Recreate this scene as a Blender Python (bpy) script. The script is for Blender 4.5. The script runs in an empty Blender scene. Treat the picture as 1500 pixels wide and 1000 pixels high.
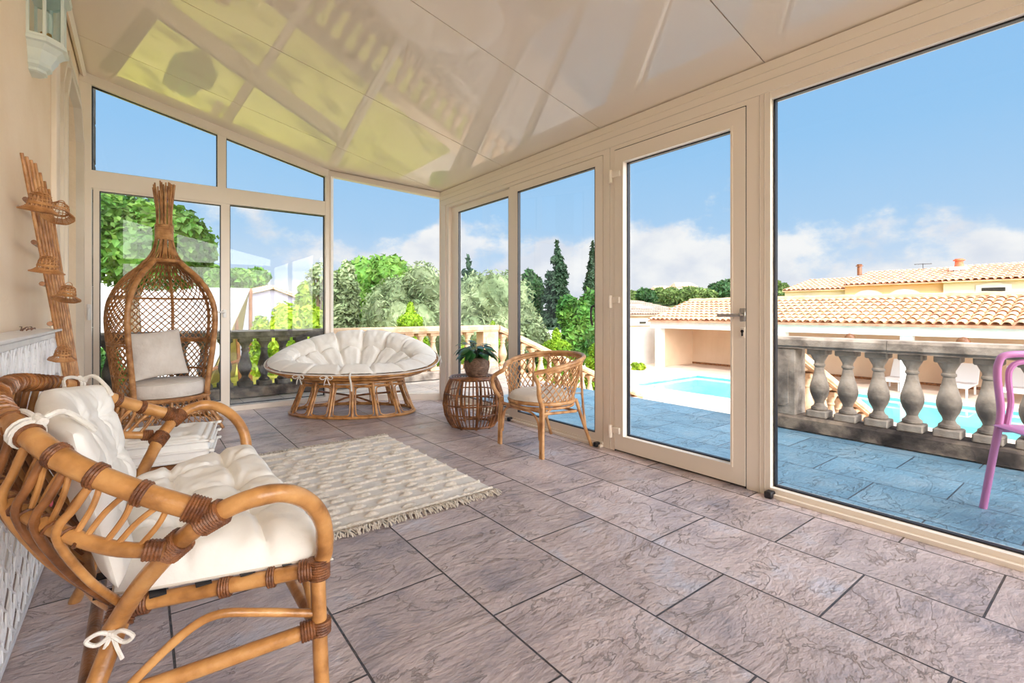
import bpy, math, random
import numpy as np
from mathutils import Vector, Matrix, noise
random.seed(7)
PI = math.pi
SC = bpy.context.scene
COL = SC.collection
# ------------------------------------------------------------------ camera
FPX, HY, EYE = 710.0, 457.0, 1.0
TH = math.radians(37.5)
SN, CS = math.sin(TH), math.cos(TH)
cd = bpy.data.cameras.new('camera')
cam = bpy.data.objects.new('camera', cd)
COL.objects.link(cam)
cam.location = (0, 0, EYE)
cam.rotation_euler = (PI/2, 0, -TH)
cd.sensor_width = 36
cd.lens = 36*FPX/1500
cd.shift_y = -(500-HY)/1500
cd.clip_start = 0.05
cd.clip_end = 2000
SC.camera = cam
vs = SC.view_settings
vs.view_transform = 'Standard'; vs.look = 'None'; vs.gamma = 1; vs.use_curve_mapping = False
vs.exposure = 0.0

def ray(x, y):
    a = (x-750)/FPX
    return Vector((SN+a*CS, CS-a*SN, (HY-y)/FPX))
def atX(x, y, X):
    r = ray(x, y); r = r*(X/r.x); return Vector((r.x, r.y, r.z+EYE))
def atY(x, y, Y):
    r = ray(x, y); r = r*(Y/r.y); return Vector((r.x, r.y, r.z+EYE))
def atZ(x, y, Z):
    r = ray(x, y); r = r*((Z-EYE)/r.z); return Vector((r.x, r.y, r.z+EYE))
def atD(x, y, d):
    r = ray(x, y)*d; return Vector((r.x, r.y, r.z+EYE))

# ------------------------------------------------------------------ materials
def nodes(m):
    m.use_nodes = True
    nt = m.node_tree
    return nt, nt.nodes['Principled BSDF'], nt.nodes['Material Output']
def srgb(*c):
    return tuple(((v/255)/12.92 if v/255 <= 0.04045 else ((v/255+0.055)/1.055)**2.4) for v in c)+(1,)
def mat(name, c1, c2=None, scale=6, rough=0.5, bump=0.0, bscale=60, metal=0, coat=0, stretch=None,
        spec=0.5, island=0.0, detail=4, transl=0, sharp=(0.35, 0.65), coatr=0.1, c3=None, bdist=0.01):
    m = bpy.data.materials.new(name)
    nt, b, out = nodes(m)
    N, L = nt.nodes, nt.links
    tc = N.new('ShaderNodeTexCoord')
    vec = tc.outputs['Object']
    if stretch:
        mp = N.new('ShaderNodeMapping'); mp.inputs['Scale'].default_value = stretch
        L.new(vec, mp.inputs['Vector']); vec = mp.outputs['Vector']
    if c2 is not None:
        nz = N.new('ShaderNodeTexNoise'); nz.inputs['Scale'].default_value = scale; nz.inputs['Detail'].default_value = detail
        L.new(vec, nz.inputs['Vector'])
        rp = N.new('ShaderNodeValToRGB')
        rp.color_ramp.elements[0].position = sharp[0]; rp.color_ramp.elements[1].position = sharp[1]
        rp.color_ramp.elements[0].color = c1; rp.color_ramp.elements[1].color = c2
        if c3 is not None:
            e = rp.color_ramp.elements.new((sharp[0]+sharp[1])/2); e.color = c3
        L.new(nz.outputs['Fac'], rp.inputs['Fac'])
        colr = rp.outputs['Color']
    else:
        rg = N.new('ShaderNodeRGB'); rg.outputs[0].default_value = c1; colr = rg.outputs[0]
    if island:
        ge = N.new('ShaderNodeNewGeometry')
        mr = N.new('ShaderNodeMapRange'); mr.inputs['To Min'].default_value = 1-island; mr.inputs['To Max'].default_value = 1+island
        L.new(ge.outputs['Random Per Island'], mr.inputs['Value'])
        hs = N.new('ShaderNodeHueSaturation')
        L.new(mr.outputs['Result'], hs.inputs['Value']); L.new(colr, hs.inputs['Color'])
        mr2 = N.new('ShaderNodeMapRange'); mr2.inputs['To Min'].default_value = 0.5-island*0.06; mr2.inputs['To Max'].default_value = 0.5+island*0.05
        wn = N.new('ShaderNodeMath'); wn.operation = 'MULTIPLY'; wn.inputs[1].default_value = 7.31
        fr = N.new('ShaderNodeMath'); fr.operation = 'FRACT'
        L.new(ge.outputs['Random Per Island'], wn.inputs[0]); L.new(wn.outputs[0], fr.inputs[0]); L.new(fr.outputs[0], mr2.inputs['Value'])
        L.new(mr2.outputs['Result'], hs.inputs['Hue'])
        colr = hs.outputs['Color']
    L.new(colr, b.inputs['Base Color'])
    b.inputs['Roughness'].default_value = rough
    b.inputs['Metallic'].default_value = metal
    b.inputs['Specular IOR Level'].default_value = spec
    b.inputs['Coat Weight'].default_value = coat; b.inputs['Coat Roughness'].default_value = coatr
    if bump:
        nb = N.new('ShaderNodeTexNoise'); nb.inputs['Scale'].default_value = bscale; nb.inputs['Detail'].default_value = 5
        L.new(vec, nb.inputs['Vector'])
        bp = N.new('ShaderNodeBump'); bp.inputs['Strength'].default_value = bump; bp.inputs['Distance'].default_value = bdist
        L.new(nb.outputs['Fac'], bp.inputs['Height']); L.new(bp.outputs['Normal'], b.inputs['Normal'])
    if transl:
        tr = N.new('ShaderNodeBsdfTranslucent'); L.new(colr, tr.inputs['Color'])
        mx = N.new('ShaderNodeMixShader'); mx.inputs[0].default_value = transl
        L.new(b.outputs[0], mx.inputs[1]); L.new(tr.outputs[0], mx.inputs[2]); L.new(mx.outputs[0], out.inputs['Surface'])
    return m

def glass_mat(name, tint, gloss=1.0, refl=0.38):
    m = bpy.data.materials.new(name)
    nt, b, out = nodes(m); N, L = nt.nodes, nt.links
    N.remove(b)
    tr = N.new('ShaderNodeBsdfTransparent'); tr.inputs['Color'].default_value = tint
    gl = N.new('ShaderNodeBsdfGlossy'); gl.inputs['Roughness'].default_value = 0.0; gl.inputs['Color'].default_value = (gloss, gloss, gloss, 1)
    # Schlick reflectance from the facing angle, the same on both faces of the pane
    lw_ = N.new('ShaderNodeLayerWeight'); lw_.inputs['Blend'].default_value = 0.5
    pw_ = N.new('ShaderNodeMath'); pw_.operation = 'POWER'; pw_.inputs[1].default_value = 5; L.new(lw_.outputs['Facing'], pw_.inputs[0])
    fr = N.new('ShaderNodeMath'); fr.operation = 'MULTIPLY_ADD'; fr.inputs[1].default_value = 0.96*refl; fr.inputs[2].default_value = 0.035*refl; L.new(pw_.outputs[0], fr.inputs[0])
    mx = N.new('ShaderNodeMixShader')
    L.new(fr.outputs[0], mx.inputs[0]); L.new(tr.outputs[0], mx.inputs[1]); L.new(gl.outputs[0], mx.inputs[2])
    L.new(mx.outputs[0], out.inputs['Surface'])
    return m

MT = {}
MT['rattan'] = mat('rattan', srgb(146, 96, 48), srgb(208, 154, 94), 14, 0.32, 0.15, 120, stretch=(1, 1, 1), coat=0.25, c3=srgb(188, 132, 74), spec=0.5)
MT['rattan_light'] = mat('rattan_light', srgb(160, 110, 66), srgb(216, 168, 118), 14, 0.4, 0.15, 120, coat=0.15, c3=srgb(196, 146, 96))
MT['rattan_dark'] = mat('rattan_dark', srgb(96, 56, 28), srgb(164, 106, 58), 14, 0.35, 0.2, 120, coat=0.2)
MT['rattan_egg'] = mat('rattan_egg', srgb(142, 92, 50), srgb(200, 148, 96), 18, 0.42, 0.2, 120, coat=0.1, c3=srgb(176, 122, 72))
MT['binding'] = mat('binding', srgb(92, 50, 24), srgb(140, 86, 46), 40, 0.4, 0.5, 200, coat=0.2)
MT['cotton'] = mat('cotton', srgb(238, 233, 227), srgb(248, 245, 240), 5, 0.9, 0.25, 18, spec=0.15, bdist=0.02)
MT['cotton_tie'] = mat('cotton_tie', srgb(228, 222, 214), None, rough=0.9, bump=0.4, bscale=200, spec=0.15)
MT['piping'] = mat('piping', srgb(214, 205, 194), None, rough=0.9, spec=0.1)
MT['linen'] = mat('linen', srgb(216, 206, 196), srgb(230, 222, 214), 6, 0.95, 0.3, 25, spec=0.1, bdist=0.02)
MT['grey_cloth'] = mat('grey_cloth', srgb(150, 150, 156), None, rough=0.9)
MT['alu'] = mat('cream_aluminium', srgb(244, 233, 220), None, rough=0.34, spec=0.5, bump=0.02, bscale=8)
MT['alu_white'] = mat('white_aluminium', srgb(238, 236, 234), None, rough=0.3)
MT['rubber'] = mat('black_gasket', srgb(24, 22, 30), None, rough=0.4)
MT['glass'] = glass_mat('window_glass', (0.985, 0.995, 1.0, 1))
MT['lamp_glass'] = glass_mat('lantern_glass', (0.86, 0.92, 0.93, 1))
MT['plaster'] = mat('wall_plaster', srgb(242, 222, 196), srgb(248, 231, 209), 2.2, 0.85, 0.25, 30, detail=8, spec=0.2)
MT['plaster_trim'] = mat('trim_plaster', srgb(236, 222, 204), srgb(242, 230, 216), 3, 0.75, 0.1, 20, spec=0.25)
MT['stone_trim'] = mat('stone_surround', srgb(226, 214, 198), srgb(236, 226, 212), 3, 0.7, 0.1, 20, spec=0.25)
MT['shutter'] = mat('grey_white_shutter', srgb(206, 200, 192), srgb(216, 210, 202), 3, 0.6)
MT['white_metal'] = mat('white_painted_metal', srgb(232, 232, 236), srgb(244, 244, 246), 8, 0.4, 0.15, 60)
MT['lantern'] = mat('lantern_paint', srgb(206, 216, 212), srgb(222, 228, 222), 6, 0.35)
MT['brass'] = mat('brass', srgb(196, 150, 84), None, rough=0.3, metal=0.8)
MT['candle'] = mat('candle_bulb', srgb(240, 238, 230), None, rough=0.3)
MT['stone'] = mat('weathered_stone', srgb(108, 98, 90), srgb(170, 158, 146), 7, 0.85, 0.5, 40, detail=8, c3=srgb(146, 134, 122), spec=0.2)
MT['stone_dark'] = mat('dark_grey_stone', srgb(70, 66, 62), srgb(132, 124, 114), 8, 0.9, 0.6, 40, detail=8, c3=srgb(104, 98, 92), spec=0.15)  # darker grey stone for the left balustrade and the corner pillar
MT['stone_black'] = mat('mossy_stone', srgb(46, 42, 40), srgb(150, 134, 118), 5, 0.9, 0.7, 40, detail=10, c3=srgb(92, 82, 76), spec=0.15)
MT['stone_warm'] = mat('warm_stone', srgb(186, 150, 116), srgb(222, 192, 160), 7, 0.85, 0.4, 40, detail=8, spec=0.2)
MT['deck'] = mat('pool_deck_stone', srgb(192, 172, 154), srgb(212, 194, 176), 1.2, 0.85, 0.2, 20, detail=8, spec=0.2)
MT['coping'] = mat('pool_coping', srgb(216, 196, 176), srgb(234, 218, 202), 3, 0.8, 0.2, 30)
MT['poolbasin'] = mat('pool_liner', srgb(96, 204, 206), srgb(140, 228, 226), 1.2, 0.6)
MT['lawn'] = mat('lawn', srgb(116, 120, 46), srgb(186, 178, 92), 1.6, 0.95, 0.8, 60, detail=8, c3=srgb(176, 172, 70), spec=0.1)
MT['render_white'] = mat('white_render', srgb(214, 210, 206), srgb(226, 222, 218), 2, 0.85, 0.1, 20, spec=0.2)
MT['render_beige'] = mat('beige_render', srgb(214, 186, 156), srgb(224, 198, 170), 0.8, 0.85, 0.1, 20, detail=6, spec=0.2)
MT['render_ochre'] = mat('ochre_render', srgb(212, 168, 124), srgb(220, 178, 136), 0.8, 0.85, spec=0.2)
MT['render_cream'] = mat('cream_render', srgb(208, 196, 176), srgb(216, 204, 186), 0.8, 0.85, spec=0.2)
MT['rooftile'] = mat('barrel_roof_tile', srgb(204, 150, 116), srgb(228, 184, 148), 3, 0.85, 0.3, 30, island=0.22, spec=0.15)
MT['rooftile_far'] = mat('distant_roof_tile', srgb(206, 152, 124), srgb(226, 180, 150), 1.5, 0.85, 0.3, 6, island=0.15, spec=0.15)
MT['rooftile_grey'] = mat('grey_roof_tile', srgb(150, 128, 116), srgb(176, 154, 140), 1.5, 0.85, 0.3, 6, island=0.12, spec=0.15)
MT['terracotta'] = mat('terracotta', srgb(204, 92, 60), srgb(216, 110, 76), 6, 0.7)
MT['gable_render'] = mat('shade_tinted_render', srgb(142, 140, 160), srgb(150, 148, 168), 2, 0.85, spec=0.2)  # white wall with the lilac of its shade put into the colour
MT['canvas'] = mat('white_canvas', srgb(194, 192, 190), None, rough=0.8, transl=0.25)
MT['khaki'] = mat('khaki_canvas', srgb(170, 150, 84), srgb(186, 166, 100), 3, 0.9, transl=0.2)
MT['wood'] = mat('tent_wood', srgb(122, 78, 44), srgb(150, 98, 58), 6, 0.6)
MT['bark'] = mat('bark', srgb(80, 64, 50), srgb(120, 100, 80), 8, 0.9, 0.6, 30)
MT['pink'] = mat('mauve_plastic', srgb(186, 116, 166), None, rough=0.3, coat=0.3)
MT['white_plastic'] = mat('white_lounger', srgb(228, 226, 224), None, rough=0.5)
MT['pot'] = mat('woven_pot', srgb(112, 86, 70), srgb(150, 120, 100), 40, 0.7, 0.6, 90)
MT['soil'] = mat('potting_soil', srgb(46, 34, 26), None, rough=1, bump=0.6, bscale=80)
MT['houseleaf'] = mat('peace_lily_leaf', srgb(14, 44, 16), srgb(38, 84, 34), 9, 0.28, 0.1, 30, spec=0.6, island=0.25)
MT['steel'] = mat('brushed_steel', srgb(186, 184, 182), None, rough=0.25, metal=0.9)
MT['darksteel'] = mat('dark_steel', srgb(60, 56, 54), None, rough=0.4, metal=0.6)
MT['pinktag'] = mat('pink_label', srgb(232, 110, 130), None, rough=0.7)
def leafmat(n, a, b, isl=0.3, tr=0.25): MT[n] = mat(n, srgb(*a), srgb(*b), 0.9, 0.55, island=isl, transl=tr, spec=0.3)
leafmat('leaf_fig', (44, 82, 26), (96, 138, 52))
leafmat('leaf_round', (60, 104, 36), (112, 152, 62))
leafmat('leaf_yellow', (96, 130, 22), (164, 188, 50))
leafmat('leaf_olive', (84, 102, 66), (148, 164, 122))
leafmat('leaf_dark', (30, 62, 34), (62, 98, 52))
leafmat('leaf_conifer', (28, 50, 36), (58, 84, 58))
leafmat('leaf_laurel', (46, 92, 36), (98, 144, 58))
leafmat('leaf_topiary', (92, 130, 20), (152, 184, 42))
leafmat('leaf_hill', (66, 92, 44), (110, 132, 72))
MT['hill'] = mat('scrub_hillside', srgb(88, 104, 62), srgb(140, 140, 96), 0.05, 0.95, spec=0.1)

def tile_mat(name, cols, rough, bump=1.0, mortar=srgb(72, 64, 66)):
    m = bpy.data.materials.new(name)
    nt, b, out = nodes(m); N, L = nt.nodes, nt.links
    ge = N.new('ShaderNodeNewGeometry')
    sp = N.new('ShaderNodeSeparateXYZ'); L.new(ge.outputs['Position'], sp.inputs[0])
    def add(s, v):
        a = N.new('ShaderNodeMath'); a.operation = 'ADD'; a.inputs[1].default_value = v; L.new(s, a.inputs[0]); return a.outputs[0]
    cb = N.new('ShaderNodeCombineXYZ')
    L.new(add(sp.outputs['Y'], -1.305+0.3285), cb.inputs['X']); L.new(add(sp.outputs['X'], -0.923), cb.inputs['Y'])
    br = N.new('ShaderNodeTexBrick')
    br.inputs['Scale'].default_value = 1; br.inputs['Mortar Size'].default_value = 0.0038; br.inputs['Mortar Smooth'].default_value = 0.3
    br.inputs['Brick Width'].default_value = 0.657; br.inputs['Row Height'].default_value = 0.4225; br.offset = 0.5; br.offset_frequency = 2
    br.inputs['Color1'].default_value = (0, 0, 0, 1); br.inputs['Color2'].default_value = (1, 1, 1, 1); br.inputs['Mortar'].default_value = (0.5, 0.5, 0.5, 1)
    br.inputs['Bias'].default_value = 0
    L.new(cb.outputs[0], br.inputs['Vector'])
    # per-tile offset of the slate relief
    sc = N.new('ShaderNodeVectorMath'); sc.operation = 'SCALE'; sc.inputs['Scale'].default_value = 31.7
    L.new(br.outputs['Color'], sc.inputs[0])
    ad = N.new('ShaderNodeVectorMath'); ad.operation = 'ADD'; L.new(ge.outputs['Position'], ad.inputs[0]); L.new(sc.outputs[0], ad.inputs[1])
    n1 = N.new('ShaderNodeTexNoise'); n1.inputs['Scale'].default_value = 3.2; n1.inputs['Detail'].default_value = 7; n1.inputs['Roughness'].default_value = 0.62
    L.new(ad.outputs[0], n1.inputs['Vector'])
    rp = N.new('ShaderNodeValToRGB'); cr = rp.color_ramp
    cr.elements[0].position = 0.3; cr.elements[0].color = cols[0]; cr.elements[1].position = 0.7; cr.elements[1].color = cols[-1]
    for i, c in enumerate(cols[1:-1]):
        e = cr.elements.new(0.3+0.4*(i+1)/(len(cols)-1)); e.color = c
    L.new(n1.outputs['Fac'], rp.inputs['Fac'])
    # tone step from tile to tile
    hs = N.new('ShaderNodeHueSaturation'); mr = N.new('ShaderNodeMapRange'); mr.inputs['To Min'].default_value = 0.9; mr.inputs['To Max'].default_value = 1.1
    L.new(br.outputs['Color'], mr.inputs['Value']); L.new(mr.outputs['Result'], hs.inputs['Value']); L.new(rp.outputs['Color'], hs.inputs['Color'])
    mx = N.new('ShaderNodeMix'); mx.data_type = 'RGBA'
    L.new(br.outputs['Fac'], mx.inputs['Factor']); L.new(hs.outputs['Color'], mx.inputs['A']); mx.inputs['B'].default_value = mortar
    L.new(mx.outputs['Result'], b.inputs['Base Color'])
    # relief: ridged slate layers + fine grain + recessed joints
    mp = N.new('ShaderNodeMapping'); mp.inputs['Rotation'].default_value = (0, 0, 0.6); mp.inputs['Scale'].default_value = (1, 1.9, 1); L.new(ad.outputs[0], mp.inputs['Vector'])
    n2 = N.new('ShaderNodeTexNoise'); n2.inputs['Scale'].default_value = 2.3; n2.inputs['Detail'].default_value = 9; n2.inputs['Roughness'].default_value = 0.6; n2.inputs['Distortion'].default_value = 0.5
    L.new(mp.outputs[0], n2.inputs['Vector'])
    n3 = N.new('ShaderNodeTexNoise'); n3.inputs['Scale'].default_value = 26; n3.inputs['Detail'].default_value = 6; L.new(mp.outputs[0], n3.inputs['Vector'])
    h = N.new('ShaderNodeMath'); h.operation = 'MULTIPLY_ADD'; h.inputs[1].default_value = 0.35; L.new(n3.outputs['Fac'], h.inputs[0])
    h0 = N.new('ShaderNodeMath'); h0.operation = 'MULTIPLY'; h0.inputs[1].default_value = 1.6; L.new(n2.outputs['Fac'], h0.inputs[0])
    # thin chipped ledges along one contour of the relief
    cs = N.new('ShaderNodeMath'); cs.operation = 'SUBTRACT'; cs.inputs[1].default_value = 0.52; L.new(n2.outputs['Fac'], cs.inputs[0])
    ca = N.new('ShaderNodeMath'); ca.operation = 'ABSOLUTE'; L.new(cs.outputs[0], ca.inputs[0])
    cm_ = N.new('ShaderNodeMapRange'); cm_.interpolation_type = 'SMOOTHSTEP'; cm_.inputs['From Min'].default_value = 0.0; cm_.inputs['From Max'].default_value = 0.008; cm_.inputs['To Min'].default_value = -0.22; cm_.inputs['To Max'].default_value = 0.0
    L.new(ca.outputs[0], cm_.inputs['Value'])
    hs_ = N.new('ShaderNodeMath'); hs_.operation = 'ADD'; L.new(h0.outputs[0], hs_.inputs[0]); L.new(cm_.outputs[0], hs_.inputs[1]); L.new(hs_.outputs[0], h.inputs[2])
    h2 = N.new('ShaderNodeMath'); h2.operation = 'MULTIPLY_ADD'; h2.inputs[1].default_value = -0.8; L.new(br.outputs['Fac'], h2.inputs[0]); L.new(h.outputs[0], h2.inputs[2])
    bp = N.new('ShaderNodeBump'); bp.inputs['Strength'].default_value = bump; bp.inputs['Distance'].default_value = 0.022
    L.new(h2.outputs[0], bp.inputs['Height']); L.new(bp.outputs['Normal'], b.inputs['Normal'])
    b.inputs['Roughness'].default_value = rough
    b.inputs['Specular IOR Level'].default_value = 0.6
    return m
MT['floor'] = tile_mat('slate_floor_tile', [srgb(150, 143, 152), srgb(184, 168, 168), srgb(203, 185, 182), srgb(194, 190, 200)], 0.24)
MT['terrace_pale'] = tile_mat('sunlit_terrace_tile', [srgb(160, 158, 158), srgb(184, 176, 168), srgb(196, 184, 174)], 0.4)  # same terrace tile, its brightness in sun put into a paler colour
MT['terrace'] = tile_mat('shade_blue_terrace_tile', [srgb(84, 122, 146), srgb(104, 142, 164), srgb(126, 152, 168)], 0.4, mortar=srgb(50, 66, 80))  # blue sky light on the shaded terrace put into the tile colour

# ------------------------------------------------------------------ mesh builder
def smooth_path(pts, n=6, closed=False):
    pts = [Vector(p) for p in pts]
    if len(pts) < 3 and not closed: return pts
    out = []
    m = len(pts)
    rng = range(m) if closed else range(m-1)
    for i in rng:
        p1, p2 = pts[i], pts[(i+1) % m]
        p0 = pts[(i-1) % m] if (closed or i > 0) else p1*2-p2
        p3 = pts[(i+2) % m] if (closed or i+2 < m) else p2*2-p1
        for k in range(n):
            t = k/n
            out.append(0.5*((2*p1)+(p2-p0)*t+(2*p0-5*p1+4*p2-p3)*t*t+(3*p1-p0-3*p2+p3)*t**3))
    if not closed: out.append(pts[-1])
    return out
class MB:
    def __init__(s): s.v = []; s.f = []
    def add(s, vs_, fs):
        o = len(s.v); s.v += [tuple(v) for v in vs_]; s.f += [tuple(i+o for i in f) for f in fs]
    def box(s, c, d, rot=None):
        hx, hy, hz = d[0]/2, d[1]/2, d[2]/2
        vs_ = [Vector((x, y, z)) for x in (-hx, hx) for y in (-hy, hy) for z in (-hz, hz)]
        if rot is not None: vs_ = [rot @ v for v in vs_]
        s.add([v+Vector(c) for v in vs_], [(0, 1, 3, 2), (4, 6, 7, 5), (0, 4, 5, 1), (2, 3, 7, 6), (0, 2, 6, 4), (1, 5, 7, 3)])
        return s
    def bbox(s, lo, hi):
        return s.box([(a+b)/2 for a, b in zip(lo, hi)], [abs(b-a) for a, b in zip(lo, hi)])
    def bev(s, c, d, b=0.01, rot=None):       # box with chamfered edges
        hx, hy, hz = d[0]/2, d[1]/2, d[2]/2
        b = min(b, hx*0.9, hy*0.9, hz*0.9)
        vs_ = []; idx = {}
        for sx in (-1, 1):
            for sy in (-1, 1):
                for sz in (-1, 1):
                    for ax in range(3):
                        p = [sx*(hx-b), sy*(hy-b), sz*(hz-b)]
                        p[ax] = (sx*hx, sy*hy, sz*hz)[ax]
                        idx[(sx, sy, sz, ax)] = len(vs_); vs_.append(Vector(p))
        fs = []
        for ax in range(3):
            o = [a for a in range(3) if a != ax]
            for sg in (-1, 1):
                q = []
                for (a, b2) in ((-1, -1), (1, -1), (1, 1), (-1, 1)):
                    k = [0, 0, 0]; k[ax] = sg; k[o[0]] = a; k[o[1]] = b2
                    q.append(idx[(k[0], k[1], k[2], ax)])
                fs.append(q)
            for a in (-1, 1):
                for b2 in (-1, 1):
                    k1 = [0, 0, 0]; k1[ax] = -1; k1[o[0]] = a; k1[o[1]] = b2
                    k2 = list(k1); k2[ax] = 1
                    fs.append([idx[(*k1, o[0])], idx[(*k2, o[0])], idx[(*k2, o[1])], idx[(*k1, o[1])]])
        for sx in (-1, 1):
            for sy in (-1, 1):
                for sz in (-1, 1): fs.append([idx[(sx, sy, sz, a)] for a in range(3)])
        if rot is not None: vs_ = [rot @ v for v in vs_]
        s.add([v+Vector(c) for v in vs_], fs); return s
    def tube(s, pts, r, seg=8, closed=False, cap=True):
        pts = [Vector(p) for p in pts]; n = len(pts)
        rs = r if isinstance(r, (list, tuple)) else [r]*n
        vs_ = []; up = None
        for i, p in enumerate(pts):
            a = pts[(i-1) % n] if (closed or i > 0) else p
            b = pts[(i+1) % n] if (closed or i < n-1) else p
            t = (b-a)
            t = t.normalized() if t.length > 1e-9 else Vector((0, 0, 1))
            if up is None:
                up = Vector((0, 0, 1)) if abs(t.z) < 0.9 else Vector((1, 0, 0))
            x = t.cross(up)
            if x.length < 1e-5: x = t.orthogonal()
            x.normalize(); y = x.cross(t).normalized(); up = y
            for k in range(seg):
                an = 2*PI*k/seg
                vs_.append(p+x*math.cos(an)*rs[i]+y*math.sin(an)*rs[i])
        fs = []
        m = n if closed else n-1
        for i in range(m):
            j = (i+1) % n
            for k in range(seg):
                k2 = (k+1) % seg
                fs.append((i*seg+k, i*seg+k2, j*seg+k2, j*seg+k))
        if cap and not closed:
            fs.append(tuple(range(seg))[::-1]); fs.append(tuple((n-1)*seg+k for k in range(seg)))
        s.add(vs_, fs); return s
    def cane(s, pts, r, seg=10, n=6, closed=False, knots=0.22):      # smooth rattan pole with slight growth rings
        p = smooth_path(pts, n, closed)
        rs = []; L = 0
        for i, q in enumerate(p):
            if i: L += (q-p[i-1]).length
            ph = (L/knots) % 1.0 if knots else 0.5
            rs.append(r*(1.05 if (knots and min(ph, 1-ph) < 0.05) else 1.0))
        s.tube(p, rs, seg, closed); return s
    def wrap(s, p, d, r, length, pitch=0.006, seg=12):               # coiled binding round a pole
        p = Vector(p); d = Vector(d).normalized(); n = max(3, int(length/pitch))
        pts = []; rs = []
        for i in range(n*2+1):
            t = i/(n*2)
            pts.append(p+d*(t-0.5)*length); rs.append(r*(1.12 if i % 2 else 1.03))
        s.tube(pts, rs, seg); return s
    def lathe(s, prof, c=(0, 0, 0), seg=24, sx=1, sy=1, rot=0, capb=True, capt=True):
        vs_ = []; n = len(prof)
        for (r, z) in prof:
            for k in range(seg):
                a = 2*PI*k/seg+rot
                vs_.append((c[0]+r*sx*math.cos(a), c[1]+r*sy*math.sin(a), c[2]+z))
        fs = []
        for i in range(n-1):
            for k in range(seg):
                k2 = (k+1) % seg
                fs.append((i*seg+k, i*seg+k2, (i+1)*seg+k2, (i+1)*seg+k))
        if capb: fs.append(tuple(range(seg))[::-1])
        if capt: fs.append(tuple((n-1)*seg+k for k in range(seg)))
        s.add(vs_, fs); return s
    def prism(s, A, D, poly, d0, d1):
        """polygon of (s, z) in the vertical plane through plan point A along plan dir D, extruded from offset d0 to d1 along the left normal"""
        A = Vector((A[0], A[1], 0)); D = Vector((D[0], D[1], 0)).normalized(); Nn = Vector((-D.y, D.x, 0))
        n = len(poly)
        vs_ = [A+D*p+Nn*d0+Vector((0, 0, z)) for p, z in poly]+[A+D*p+Nn*d1+Vector((0, 0, z)) for p, z in poly]
        fs = [tuple(range(n)), tuple(range(n, 2*n))[::-1]]+[(i, (i+1) % n, n+(i+1) % n, n+i) for i in range(n)]
        s.add(vs_, fs); return s
    def grid(s, fn, nu, nv, closeu=False):
        vs_ = [fn(i/(nu if closeu else nu-1), j/(nv-1)) for i in range(nu) for j in range(nv)]
        fs = []
        for i in range(nu if closeu else nu-1):
            for j in range(nv-1):
                a = i*nv+j; b = ((i+1) % nu)*nv+j
                fs.append((a, b, b+1, a+1))
        s.add(vs_, fs); return s
    def build(s, name, m, parent=None, world=False, smooth=True, angle=0.7):
        vs_ = s.v
        if parent is not None and world:
            inv = (Matrix.Translation(parent.location) @ parent.rotation_euler.to_matrix().to_4x4()).inverted()
            vs_ = [inv @ Vector(v) for v in vs_]
        me = bpy.data.meshes.new(name)
        me.from_pydata([tuple(v) for v in vs_], [], s.f)
        me.materials.append(MT[m] if isinstance(m, str) else m)
        import bmesh
        bm = bmesh.new(); bm.from_mesh(me); bmesh.ops.recalc_face_normals(bm, faces=bm.faces); bm.to_mesh(me); bm.free()
        if smooth:
            me.polygons.foreach_set('use_smooth', [True]*len(me.polygons))
            me.set_sharp_from_angle(angle=angle)
        o = bpy.data.objects.new(name, me); COL.objects.link(o)
        if parent is not None: o.parent = parent
        return o
def thing(name, label, cat, loc=(0, 0, 0), rz=0, group=None):
    o = bpy.data.objects.new(name, None); COL.objects.link(o)
    o.location = loc; o.rotation_euler = (0, 0, rz); o.empty_display_size = 0.1
    o['label'] = label; o['category'] = cat
    if group: o['group'] = group
    return o
def tag(o, label, cat, group=None):
    o['label'] = label; o['category'] = cat
    if group: o['group'] = group
    return o
def struct(o, label=None):
    o['kind'] = 'structure'
    if label: o['label'] = label
    return o
def sroot(name, label=None):
    o = bpy.data.objects.new(name, None); COL.objects.link(o); o['kind'] = 'structure'
    if label: o['label'] = label
    return o
def dup(root, loc, rz, label, group=None):
    r = root.copy(); COL.objects.link(r); r.location = loc; r.rotation_euler = (0, 0, rz); r['label'] = label
    if group: r['group'] = group
    for ch in list(root.children):
        c = ch.copy(); COL.objects.link(c); c.parent = r
        for g in ch.children:
            d = g.copy(); COL.objects.link(d); d.parent = c
    return r
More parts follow.
